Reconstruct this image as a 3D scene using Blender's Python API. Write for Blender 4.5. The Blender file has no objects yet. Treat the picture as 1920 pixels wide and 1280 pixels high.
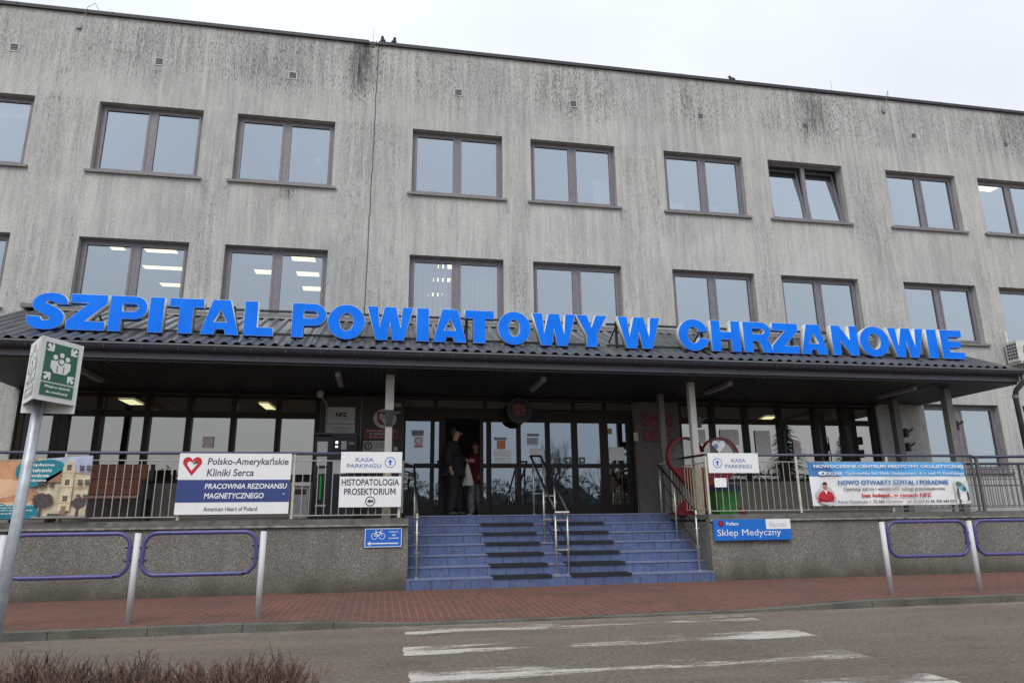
import bpy, math, random
from mathutils import Vector, Matrix
random.seed(7)
R = math.radians
sc = bpy.context.scene
COL = sc.collection

# ------------------------------------------------------------------ camera
cam_d = bpy.data.cameras.new('camera'); cam = bpy.data.objects.new('camera', cam_d); COL.objects.link(cam)
cam_d.sensor_width = 36; cam_d.lens = 24.3185; cam_d.clip_end = 2000; cam_d.clip_start = .05
CR = Vector((0.98338207, -0.18109876, -0.01276516)); CU = Vector((-0.03319547, -0.24849058, 0.96806533)); CF = Vector((0.17848746, 0.95155434, 0.25037284))
m = Matrix.Identity(4)
for i in range(3):
    m[i][0], m[i][1], m[i][2] = CR[i], CU[i], -CF[i]
m.translation = Vector((6.496, -15.1004, 1.0662)); cam.matrix_world = m
sc.camera = cam
# ------------------------------------------------------------------ light
sc.view_settings.view_transform = 'Standard'; sc.view_settings.look = 'None'; sc.view_settings.exposure = 0.17; sc.view_settings.gamma = 1
SUN_EL, SUN_AZ = R(52), R(200)
world = bpy.data.worlds.new('World'); sc.world = world; world.use_nodes = True
wn, wl = world.node_tree.nodes, world.node_tree.links
bg = wn['Background']; bg.inputs['Strength'].default_value = .1
sky = wn.new('ShaderNodeTexSky'); sky.sky_type = 'NISHITA'; sky.sun_disc = False; sky.sun_elevation = SUN_EL; sky.sun_rotation = SUN_AZ
tc = wn.new('ShaderNodeTexCoord'); sep = wn.new('ShaderNodeSeparateXYZ'); wl.new(tc.outputs['Generated'], sep.inputs[0])
rp = wn.new('ShaderNodeValToRGB'); wl.new(sep.outputs['Z'], rp.inputs['Fac'])
e = rp.color_ramp.elements; e[0].position = 0.0; e[0].color = (.62, .65, .67, 1); e[1].position = 1; e[1].color = (.84, .90, 1, 1)
k = e.new(.45); k.color = (.80, .835, .92, 1)
cn = wn.new('ShaderNodeTexNoise'); cn.inputs['Scale'].default_value = 2.2; cn.inputs['Detail'].default_value = 3; wl.new(tc.outputs['Generated'], cn.inputs['Vector'])
cm = wn.new('ShaderNodeMapRange'); cm.inputs[1].default_value = .3; cm.inputs[2].default_value = .7; cm.inputs[3].default_value = 9.7; cm.inputs[4].default_value = 11.5
wl.new(cn.outputs['Fac'], cm.inputs[0])
vs = wn.new('ShaderNodeVectorMath'); vs.operation = 'SCALE'; wl.new(rp.outputs['Color'], vs.inputs[0]); wl.new(cm.outputs[0], vs.inputs['Scale'])
mx = wn.new('ShaderNodeMixRGB'); mx.inputs['Fac'].default_value = .94; wl.new(sky.outputs['Color'], mx.inputs['Color1']); wl.new(vs.outputs[0], mx.inputs['Color2'])
wl.new(mx.outputs[0], bg.inputs['Color'])
sl = bpy.data.lights.new('sun', 'SUN'); sl.energy = 1.7; sl.angle = R(35); sl.color = (1, .97, .92)
so = bpy.data.objects.new('sun', sl); COL.objects.link(so)
sd = Vector((math.sin(SUN_AZ) * math.cos(SUN_EL), math.cos(SUN_AZ) * math.cos(SUN_EL), math.sin(SUN_EL)))
so.rotation_euler = sd.to_track_quat('Z', 'Y').to_euler()
sc.cycles.use_denoising = True; sc.cycles.max_bounces = 8; sc.cycles.transparent_max_bounces = 12; sc.cycles.sample_clamp_indirect = 4
sc.cycles.caustics_reflective = False; sc.cycles.caustics_refractive = False

# ------------------------------------------------------------------ helpers
ORG = {}
def tag(o, label=None, cat=None, group=None, kind=None):
    if label: o['label'] = label
    if cat: o['category'] = cat
    if group: o['group'] = group
    if kind: o['kind'] = kind
    return o
def thing(name, label, cat, loc=(0, 0, 0), group=None):
    o = bpy.data.objects.new(name, None); COL.objects.link(o); o.location = loc; o.empty_display_size = .1
    ORG[o.name] = Vector(loc); return tag(o, label, cat, group)
def link(name, me, mats, parent=None, loc=None, smooth=False):
    o = bpy.data.objects.new(name, me); COL.objects.link(o)
    if mats is not None:
        for mt in (mats if isinstance(mats, (list, tuple)) else [mats]): me.materials.append(mt)
    if smooth:
        for p in me.polygons: p.use_smooth = True
    base = Vector((0, 0, 0))
    if parent is not None:
        base = ORG[parent.name]; o.parent = parent
    if loc is not None:
        o.location = Vector(loc) - base; ORG[o.name] = Vector(loc)
        me.transform(Matrix.Translation(-Vector(loc)))
    else:
        me.transform(Matrix.Translation(-base)); ORG[o.name] = base
    return o
class MB:
    def __init__(s): s.v, s.f, s.m = [], [], []
    def face(s, pts, mi=0):
        n = len(s.v); s.v += [tuple(p) for p in pts]; s.f.append(tuple(range(n, n + len(pts)))); s.m.append(mi); return s
    def box(s, x0, x1, y0, y1, z0, z1, mi=0, M=None):
        n = len(s.v); c = [(x0, y0, z0), (x1, y0, z0), (x1, y1, z0), (x0, y1, z0), (x0, y0, z1), (x1, y0, z1), (x1, y1, z1), (x0, y1, z1)]
        if M is not None: c = [tuple(M @ Vector(q)) for q in c]
        s.v += c
        for q in ((0, 3, 2, 1), (4, 5, 6, 7), (0, 1, 5, 4), (1, 2, 6, 5), (2, 3, 7, 6), (3, 0, 4, 7)):
            s.f.append(tuple(n + i for i in q)); s.m.append(mi)
        return s
    def tube(s, pts, r, n=8, mi=0, cap=True):
        pts = [Vector(p) for p in pts]; rs = r if isinstance(r, (list, tuple)) else [r] * len(pts)
        base = len(s.v); up = None
        for i, p in enumerate(pts):
            d = (pts[min(i + 1, len(pts) - 1)] - pts[max(i - 1, 0)]).normalized()
            if up is None:
                a = Vector((0, 0, 1)) if abs(d.z) < .9 else Vector((1, 0, 0)); up = (a - d * a.dot(d)).normalized()
            else: up = (up - d * up.dot(d)).normalized()
            q = d.cross(up)
            for k in range(n):
                t = 2 * math.pi * k / n; s.v.append(tuple(p + (up * math.cos(t) + q * math.sin(t)) * rs[i]))
        for i in range(len(pts) - 1):
            for k in range(n):
                a = base + i * n + k; b = base + i * n + (k + 1) % n; s.f.append((a, b, b + n, a + n)); s.m.append(mi)
        if cap:
            s.f.append(tuple(base + k for k in range(n))[::-1]); s.m.append(mi)
            s.f.append(tuple(base + (len(pts) - 1) * n + k for k in range(n))); s.m.append(mi)
        return s
    def ring(s, c, r, w, y0, y1, n=28, mi=0):                       # flat annulus in XZ
        for k in range(n):
            a, b = 2 * math.pi * k / n, 2 * math.pi * (k + 1) / n
            P = lambda t, q, y: (c[0] + math.cos(t) * q, y, c[1] + math.sin(t) * q)
            s.face([P(a, r, y0), P(a, r - w, y0), P(b, r - w, y0), P(b, r, y0)][::-1], mi)
            s.face([P(a, r, y0), P(b, r, y0), P(b, r, y1), P(a, r, y1)], mi); s.face([P(a, r - w, y1), P(b, r - w, y1), P(b, r - w, y0), P(a, r - w, y0)], mi)
        return s
    def ball(s, c, rx, ry=None, rz=None, n=10, mi=0):
        ry = ry or rx; rz = rz or rx; h = n // 2 + 1; b = len(s.v)
        for i in range(h + 1):
            t = math.pi * i / h
            for k in range(n):
                a = 2 * math.pi * k / n; s.v.append((c[0] + rx * math.sin(t) * math.cos(a), c[1] + ry * math.sin(t) * math.sin(a), c[2] + rz * math.cos(t)))
        for i in range(h):
            for k in range(n):
                q = b + i * n + k; w = b + i * n + (k + 1) % n; s.f.append((q, q + n, w + n, w)); s.m.append(mi)
        return s
    def mesh(s, name):
        me = bpy.data.meshes.new(name); me.from_pydata(s.v, [], s.f)
        for p, i in zip(me.polygons, s.m): p.material_index = i
        me.update(); return me
    def build(s, name, mats, parent=None, loc=None, smooth=False): return link(name, s.mesh(name), mats, parent, loc, smooth)
def curve_mesh(name, polys, depth, bevel=0):                         # filled outline(s) in XZ with thickness, centred on y=0
    cu = bpy.data.curves.new(name, 'CURVE'); cu.dimensions = '2D'; cu.fill_mode = 'BOTH'; cu.extrude = max(depth / 2 - bevel, 0); cu.bevel_depth = bevel; cu.bevel_resolution = 0
    for p in polys:
        sp = cu.splines.new('POLY'); sp.points.add(len(p) - 1); sp.use_cyclic_u = True
        for q, (x, z) in zip(sp.points, p): q.co = (x, z, 0, 1)
    return conv(name, cu)
def conv(name, cu):
    o = bpy.data.objects.new(name, cu); COL.objects.link(o)
    me = bpy.data.meshes.new_from_object(o.evaluated_get(bpy.context.evaluated_depsgraph_get()))
    bpy.data.objects.remove(o); bpy.data.curves.remove(cu); me.name = name
    me.transform(Matrix.Rotation(R(90), 4, 'X')); me.materials.clear(); return me
def shape(name, polys, y0, depth, mat, parent):                      # front face at y0, facing -Y
    me = curve_mesh(name, polys, depth); me.transform(Matrix.Translation((0, y0 + depth / 2, 0))); return link(name, me, mat, parent)
def text(s, x0, x1, z0, z1, y, mat, parent, bold=.02, shear=0, name='lettering', M=None, align=None):
    cu = bpy.data.curves.new(name, 'FONT'); cu.body = s; cu.offset = bold; cu.extrude = .001; cu.shear = shear; cu.resolution_u = 3; cu.space_line = .9
    if align: cu.align_x = align
    me = conv(name, cu)
    xs = [v.co.x for v in me.vertices]; zs = [v.co.z for v in me.vertices]
    a, b, c, d = min(xs), max(xs), min(zs), max(zs)
    for v in me.vertices:
        v.co.x = x0 + (v.co.x - a) / (b - a) * (x1 - x0); v.co.z = z0 + (v.co.z - c) / (d - c) * (z1 - z0); v.co.y = y + (v.co.y / .001) * .0006
    if M is not None: me.transform(M)
    return link(name, me, mat, parent)
def skin(name, V, E, rad, mat, parent=None, levels=1, root=0):
    me = bpy.data.meshes.new(name); me.from_pydata(V, E, []); o = bpy.data.objects.new(name, me); COL.objects.link(o)
    md = o.modifiers.new('skin', 'SKIN'); md.use_smooth_shade = True; md.branch_smoothing = .3
    for i, d in enumerate(me.skin_vertices[0].data):
        r = rad[i]; d.radius = r if isinstance(r, tuple) else (r, r); d.use_root = (i == root)
    sb = o.modifiers.new('sub', 'SUBSURF'); sb.levels = levels; sb.render_levels = levels
    out = bpy.data.meshes.new_from_object(o.evaluated_get(bpy.context.evaluated_depsgraph_get()))
    bpy.data.objects.remove(o); out.name = name
    return link(name, out, mat, parent, smooth=True)
def arc(cx, cz, rx, rz, a0, a1, n=12): return [(cx + rx * math.cos(R(a0 + (a1 - a0) * i / n)), cz + rz * math.sin(R(a0 + (a1 - a0) * i / n))) for i in range(n + 1)]
def circ(cx, cz, r, n=24): return arc(cx, cz, r, r, 0, 360 - 360 / n, n - 1)
def rect(x0, x1, z0, z1): return [(x0, z0), (x1, z0), (x1, z1), (x0, z1)]

# ------------------------------------------------------------------ materials
class N:
    def __init__(s, name, rough=.6, metal=0, spec=.5):
        s.m = bpy.data.materials.new(name); s.m.use_nodes = True; s.n = s.m.node_tree.nodes; s.l = s.m.node_tree.links
        s.b = s.n['Principled BSDF']; s.b.inputs['Roughness'].default_value = rough; s.b.inputs['Metallic'].default_value = metal; s.b.inputs['Specular IOR Level'].default_value = spec
        s.tc = s.n.new('ShaderNodeTexCoord').outputs['Object']
    def map(s, scale, loc=(0, 0, 0), rot=(0, 0, 0)):
        k = s.n.new('ShaderNodeMapping'); k.inputs['Scale'].default_value = scale; k.inputs['Location'].default_value = loc; k.inputs['Rotation'].default_value = rot; s.l.new(s.tc, k.inputs[0]); return k.outputs[0]
    def noise(s, scale, detail=3, vec=None, rough=.55, dist=0):
        k = s.n.new('ShaderNodeTexNoise'); k.inputs['Scale'].default_value = scale; k.inputs['Detail'].default_value = detail; k.inputs['Roughness'].default_value = rough; k.inputs['Distortion'].default_value = dist
        s.l.new(vec if vec else s.tc, k.inputs['Vector']); return k.outputs['Fac']
    def rng(s, x, a, b, c=0, d=1):
        k = s.n.new('ShaderNodeMapRange'); s.l.new(x, k.inputs[0]); 
        for i, q in enumerate((a, b, c, d)): k.inputs[i + 1].default_value = q
        return k.outputs[0]
    def math(s, op, a, b):
        k = s.n.new('ShaderNodeMath'); k.operation = op
        for i, q in enumerate((a, b)):
            if isinstance(q, (int, float)): k.inputs[i].default_value = q
            else: s.l.new(q, k.inputs[i])
        return k.outputs[0]
    def mix(s, f, a, b, mode='MIX'):
        k = s.n.new('ShaderNodeMixRGB'); k.blend_type = mode
        for i, q in enumerate((f, a, b)):
            if isinstance(q, (int, float)): k.inputs[i].default_value = q
            elif isinstance(q, tuple): k.inputs[i].default_value = q + (1,)
            else: s.l.new(q, k.inputs[i])
        return k.outputs[0]
    def attr(s, name):
        k = s.n.new('ShaderNodeAttribute'); k.attribute_name = name; return k.outputs['Fac']
    def z(s, ax='Z'):
        k = s.n.new('ShaderNodeSeparateXYZ'); s.l.new(s.tc, k.inputs[0]); return k.outputs[ax]
    def col(s, x):
        if isinstance(x, tuple): s.b.inputs['Base Color'].default_value = x + (1,)
        else: s.l.new(x, s.b.inputs['Base Color'])
        return s
    def bump(s, h, strength=.3, dist=.01):
        k = s.n.new('ShaderNodeBump'); k.inputs['Strength'].default_value = strength; k.inputs['Distance'].default_value = dist; s.l.new(h, k.inputs['Height']); s.l.new(k.outputs[0], s.b.inputs['Normal']); return s
def simple(name, c, rough=.5, var=.15, scale=12, metal=0, bump=0, spec=.5):
    k = N(name, rough, metal, spec); f = k.noise(scale, 4)
    k.col(k.mix(k.rng(f, .3, .7), tuple(q * (1 - var) for q in c), tuple(min(1, q * (1 + var)) for q in c)))
    if bump: k.bump(k.noise(scale * 6, 3), bump, .004)
    return k.m
def emit(name, c, st):
    mt = bpy.data.materials.new(name); mt.use_nodes = True; n = mt.node_tree.nodes; n.clear()
    o = n.new('ShaderNodeOutputMaterial'); q = n.new('ShaderNodeEmission'); q.inputs[0].default_value = c + (1,); q.inputs[1].default_value = st; mt.node_tree.links.new(q.outputs[0], o.inputs[0]); return mt
def glass(name, refl, tint, gcol):
    mt = bpy.data.materials.new(name); mt.use_nodes = True; n, l = mt.node_tree.nodes, mt.node_tree.links; n.clear()
    o = n.new('ShaderNodeOutputMaterial'); t = n.new('ShaderNodeBsdfTransparent'); t.inputs[0].default_value = tint + (1,)
    g = n.new('ShaderNodeBsdfGlossy'); g.inputs['Color'].default_value = gcol + (1,); g.inputs['Roughness'].default_value = .015
    tcn = n.new('ShaderNodeTexCoord'); nz = n.new('ShaderNodeTexNoise'); nz.inputs['Scale'].default_value = .9; l.new(tcn.outputs['Object'], nz.inputs['Vector'])
    bp = n.new('ShaderNodeBump'); bp.inputs['Strength'].default_value = .03; bp.inputs['Distance'].default_value = .05; l.new(nz.outputs['Fac'], bp.inputs['Height']); l.new(bp.outputs[0], g.inputs['Normal'])
    f = n.new('ShaderNodeLayerWeight'); f.inputs['Blend'].default_value = .5
    mr = n.new('ShaderNodeMapRange'); mr.inputs[1].default_value = 0; mr.inputs[2].default_value = 1; mr.inputs[3].default_value = refl; mr.inputs[4].default_value = min(refl + .35, .95); l.new(f.outputs['Facing'], mr.inputs[0])
    mxs = n.new('ShaderNodeMixShader'); l.new(mr.outputs[0], mxs.inputs[0]); l.new(t.outputs[0], mxs.inputs[1]); l.new(g.outputs[0], mxs.inputs[2]); l.new(mxs.outputs[0], o.inputs[0]); return mt

def wall_material():
    k = N('weathered_plaster', .92, spec=.15)
    big = k.noise(.45, 3); mid = k.noise(1.7, 4, k.map((1, 1, .5)))
    c = k.mix(k.rng(big, .35, .65), (.505, .508, .487), (.585, .588, .57))
    c = k.mix(k.rng(k.noise(.28, 2, k.map((1, 1, 1), (9, 3, 4))), .5, .68, 0, .45), c, (.475, .44, .44))
    c = k.mix(k.rng(mid, .42, .7, 0, .4), c, (.38, .38, .37))
    bl = k.noise(.6, 3, k.map((1, 1, 1), (2, 7, 5))); c = k.mix(k.rng(bl, .5, .68, 0, .5), c, (.36, .365, .375))
    d = k.attr('dirt')
    mot = k.noise(1, 4, k.map((15, 15, 7)), .7)                      # blotchy grain
    c = k.mix(k.rng(mot, .40, .62, 0, .22), c, (.27, .27, .26))
    st = k.noise(1, 6, k.map((11, 11, .9)), .66)                     # soft rain streaks
    c = k.mix(k.math('MULTIPLY', k.rng(st, .46, .62), k.rng(d, 0, 1, .12, .62)), c, (.17, .17, .155))
    ds = k.noise(1, 5, k.map((26, 26, 3.6)), .72, .4); da = k.noise(1.3, 4, k.map((1, 1, .7), (3, 8, 1)), .65)
    bun = k.noise(1, 3, k.map((1.7, 1.7, .12), (1, 1, 1)), .6)
    dash = k.math('MULTIPLY', k.rng(ds, .55, .61), k.rng(k.math('ADD', da, k.math('MULTIPLY', bun, .8)), .88, 1.05))
    c = k.mix(k.math('MULTIPLY', dash, k.rng(d, .08, .8, .42, 1)), c, (.10, .10, .092))
    fl = k.noise(1, 4, k.map((34, 34, 9), (1, 4, 2)), .75)
    c = k.mix(k.math('MULTIPLY', k.rng(fl, .505, .585), k.rng(d, .2, .72, 0, 1)), c, (.11, .11, .105))
    hz = k.noise(1, 4, k.map((5, 5, 16), (4, 4, 4)), .7)
    c = k.mix(k.math('MULTIPLY', k.rng(hz, .6, .7, 0, .5), k.rng(d, .2, .8)), c, (.16, .16, .15))
    lt = k.noise(1, 5, k.map((9, 9, .9), (5, 2, 7)), .7)
    c = k.mix(k.rng(lt, .5, .70, 0, .5), c, (.63, .625, .595)); ls = k.noise(1, 3, k.map((6, 6, .18), (8, 2, 3)), .55); c = k.mix(k.rng(ls, .52, .66, 0, .45), c, (.60, .59, .55)); c = k.mix(k.rng(ls, .46, .34, 0, .35), c, (.31, .31, .295))
    dk = k.math('MULTIPLY', k.rng(d, .7, 1.5), k.rng(st, .34, .58, .25, 1))
    c = k.mix(dk, c, (.075, .078, .075))
    g = k.noise(30, 4, None, .8); c = k.mix(.6, c, k.mix(k.rng(g, .3, .7), (.27, .27, .27), (.75, .75, .75)), 'OVERLAY')
    k.col(c).bump(k.math('ADD', g, k.math('MULTIPLY', k.noise(80, 2), .5)), .6, .025); return k.m
def plinth_material():
    k = N('pebbledash', .9, spec=.2)
    v = k.n.new('ShaderNodeTexVoronoi'); v.inputs['Scale'].default_value = 70; k.l.new(k.tc, v.inputs['Vector'])
    c = k.mix(k.rng(v.outputs['Distance'], .1, .7), (.29, .275, .25), (.115, .11, .10))
    c = k.mix(k.rng(k.noise(55, 2), .5, .75), c, (.42, .40, .37))
    c = k.mix(k.rng(k.noise(1.2, 4, k.map((1.5, 1, .5))), .4, .7, 0, .6), c, (.11, .105, .095))
    mz = k.math('SUBTRACT', k.rng(k.z(), -.05, .62, 1.1, 0), k.rng(k.noise(1.6, 5, k.map((1.4, 1, .6))), .25, .75, .1, .6))
    c = k.mix(k.rng(mz, 0, .6, 0, .6), c, (.10, .085, .06)); c = k.mix(k.rng(mz, .4, .9, 0, .7), c, (.04, .042, .026))
    k.col(c).bump(v.outputs['Distance'], .5, .01); return k.m
def brick_material():
    k = N('red_block_paving', .85, spec=.25)
    b = k.n.new('ShaderNodeTexBrick'); b.inputs['Scale'].default_value = 1; b.inputs['Brick Width'].default_value = .2; b.inputs['Row Height'].default_value = .1; b.inputs['Mortar Size'].default_value = .008
    b.inputs['Color1'].default_value = (.168, .071, .052, 1); b.inputs['Color2'].default_value = (.124, .056, .043, 1); b.inputs['Mortar'].default_value = (.185, .12, .09, 1); b.inputs['Bias'].default_value = 0
    k.l.new(k.map((1, 1, 1), rot=(0, 0, R(90))), b.inputs['Vector'])
    c = k.mix(k.rng(k.noise(.9, 4), .4, .7, 0, .55), b.outputs['Color'], (.085, .062, .052))
    c = k.mix(k.rng(k.noise(60, 2), .55, .75, 0, .5), c, (.21, .12, .10)); c = k.mix(k.rng(k.noise(24, 1, k.map((1, 1, 1), (3, 3, 3))), .73, .76, 0, .8), c, (.32, .28, .24))
    ed = k.math('SUBTRACT', k.rng(k.z('Y'), -6.25, -5.5, 1, 0), k.rng(k.noise(3, 4), .3, .7, 0, .7)); c = k.mix(k.rng(ed, .1, .7, 0, .6), c, (.07, .065, .045))
    k.col(c).bump(b.outputs['Fac'], -.4, .006); return k.m
def asphalt_material():
    k = N('asphalt', .9, spec=.2)
    g = k.noise(24, 6, None, .85); g2 = k.noise(75, 3, None, .8)
    c = k.mix(k.rng(g, .38, .62), (.115, .094, .075), (.30, .25, .205)); c = k.mix(k.rng(g2, .54, .68, 0, .75), c, (.48, .41, .34)); c = k.mix(k.rng(g2, .44, .32, 0, .8), c, (.035, .03, .026))
    c = k.mix(k.rng(k.noise(.35, 4), .35, .7, 0, .35), c, (.135, .11, .09)); wv = k.noise(1.2, 5, k.map((.25, 1.4, 1)), .65); c = k.mix(k.rng(wv, .5, .72, 0, .4), c, (.33, .27, .215))
    c = k.mix(k.rng(k.noise(1.6, 6, None, .75), .54, .72, 0, .45), c, (.10, .085, .07)); c = k.mix(k.rng(k.noise(.9, 3, k.map((1, 1, 1), (6, 2, 0))), .64, .70, 0, .35), c, (.06, .055, .052))
    gut = k.math('MULTIPLY', k.rng(k.z('Y'), -6.65, -6.33, 0, 1), k.rng(k.noise(4, 5), .42, .6)); c = k.mix(k.math('MULTIPLY', gut, .6), c, (.32, .28, .23))
    k.col(c).bump(g, 1, .03); return k.m
def paint_material():
    k = N('worn_road_paint', .8)
    k.col(k.mix(k.rng(k.noise(40, 3), .3, .7), (.36, .33, .29), (.55, .52, .47)))
    w = k.noise(1, 8, k.map((1.2, 4.2, 1)), .72); gr = k.noise(34, 4, None, .85); lo = k.noise(1, 3, k.map((.9, 1.3, 1), (4, 1, 0)))
    a = k.math('ADD', k.math('ADD', w, k.math('MULTIPLY', gr, .45)), k.math('MULTIPLY', lo, .6)); a = k.math('ADD', a, k.attr('keep'))
    k.l.new(k.rng(a, .98, 1.16, 0, .95), k.b.inputs['Alpha']); return k.m
def tile_material():
    k = N('blue_stair_tile', .45)
    b = k.n.new('ShaderNodeTexBrick'); b.offset = 0; b.inputs['Scale'].default_value = 1; b.inputs['Brick Width'].default_value = .335; b.inputs['Row Height'].default_value = 5; b.inputs['Mortar Size'].default_value = .008
    b.inputs['Color1'].default_value = (.068, .108, .235, 1); b.inputs['Color2'].default_value = (.085, .13, .265, 1); b.inputs['Mortar'].default_value = (.02, .026, .06, 1)
    k.l.new(k.map((1, 0, 0), (0, .5, 0)), b.inputs['Vector'])
    c = k.mix(k.rng(k.noise(14, 4), .35, .7, 0, .35), b.outputs['Color'], (.16, .19, .33)); c = k.mix(k.rng(k.noise(3, 5, None, .7), .45, .7, 0, .6), c, (.055, .065, .125)); c = k.mix(k.rng(k.noise(7, 4), .56, .72, 0, .35), c, (.20, .20, .24))
    k.col(c).bump(b.outputs['Fac'], -.3, .004); return k.m
def roof_material():
    k = N('weathered_roof_sheet', .5, spec=.4)
    c = k.mix(k.rng(k.noise(2, 3), .3, .7), (.055, .06, .07), (.108, .112, .122)); yv = k.z('Y')
    mo = k.math('MULTIPLY', k.rng(yv, -1.6, -2.7, .12, 1), k.rng(k.noise(5, 5), .42, .62)); xm = k.rng(k.z('X'), 13, 16, 1, .12)
    c = k.mix(k.math('MULTIPLY', mo, xm), c, (.085, .08, .052)); c = k.mix(k.math('MULTIPLY', k.rng(k.noise(9, 4), .55, .65), k.math('MULTIPLY', mo, xm)), c, (.13, .10, .055))
    k.col(c); return k.m
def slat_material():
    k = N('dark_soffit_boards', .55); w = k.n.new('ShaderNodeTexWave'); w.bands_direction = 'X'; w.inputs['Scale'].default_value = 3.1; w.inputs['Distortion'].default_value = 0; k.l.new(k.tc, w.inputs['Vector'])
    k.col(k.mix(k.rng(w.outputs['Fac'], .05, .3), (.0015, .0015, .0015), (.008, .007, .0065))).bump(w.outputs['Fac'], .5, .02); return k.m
def page_material(name, ink, paper, scale=40, thr=.5):
    k = N(name, .6); vx = k.map((scale * .45, 1, scale)); nz = k.noise(1, 2, vx)
    w = k.n.new('ShaderNodeTexWave'); w.bands_direction = 'Z'; w.inputs['Scale'].default_value = scale / 2.8; k.l.new(k.tc, w.inputs['Vector'])
    k.col(k.mix(k.math('MULTIPLY', k.rng(w.outputs['Fac'], .55, .7), k.rng(nz, thr - .05, thr + .05)), paper, ink)); return k.m
def kerb_material():
    k = N('kerb_concrete', .9, spec=.2); c = k.mix(k.rng(k.noise(40, 3), .3, .7), (.10, .10, .085), (.17, .165, .145))
    c = k.mix(k.rng(k.noise(1.6, 5), .45, .66, 0, .7), c, (.055, .058, .046)); k.col(c).bump(k.noise(60, 3), .4, .006); return k.m

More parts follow.
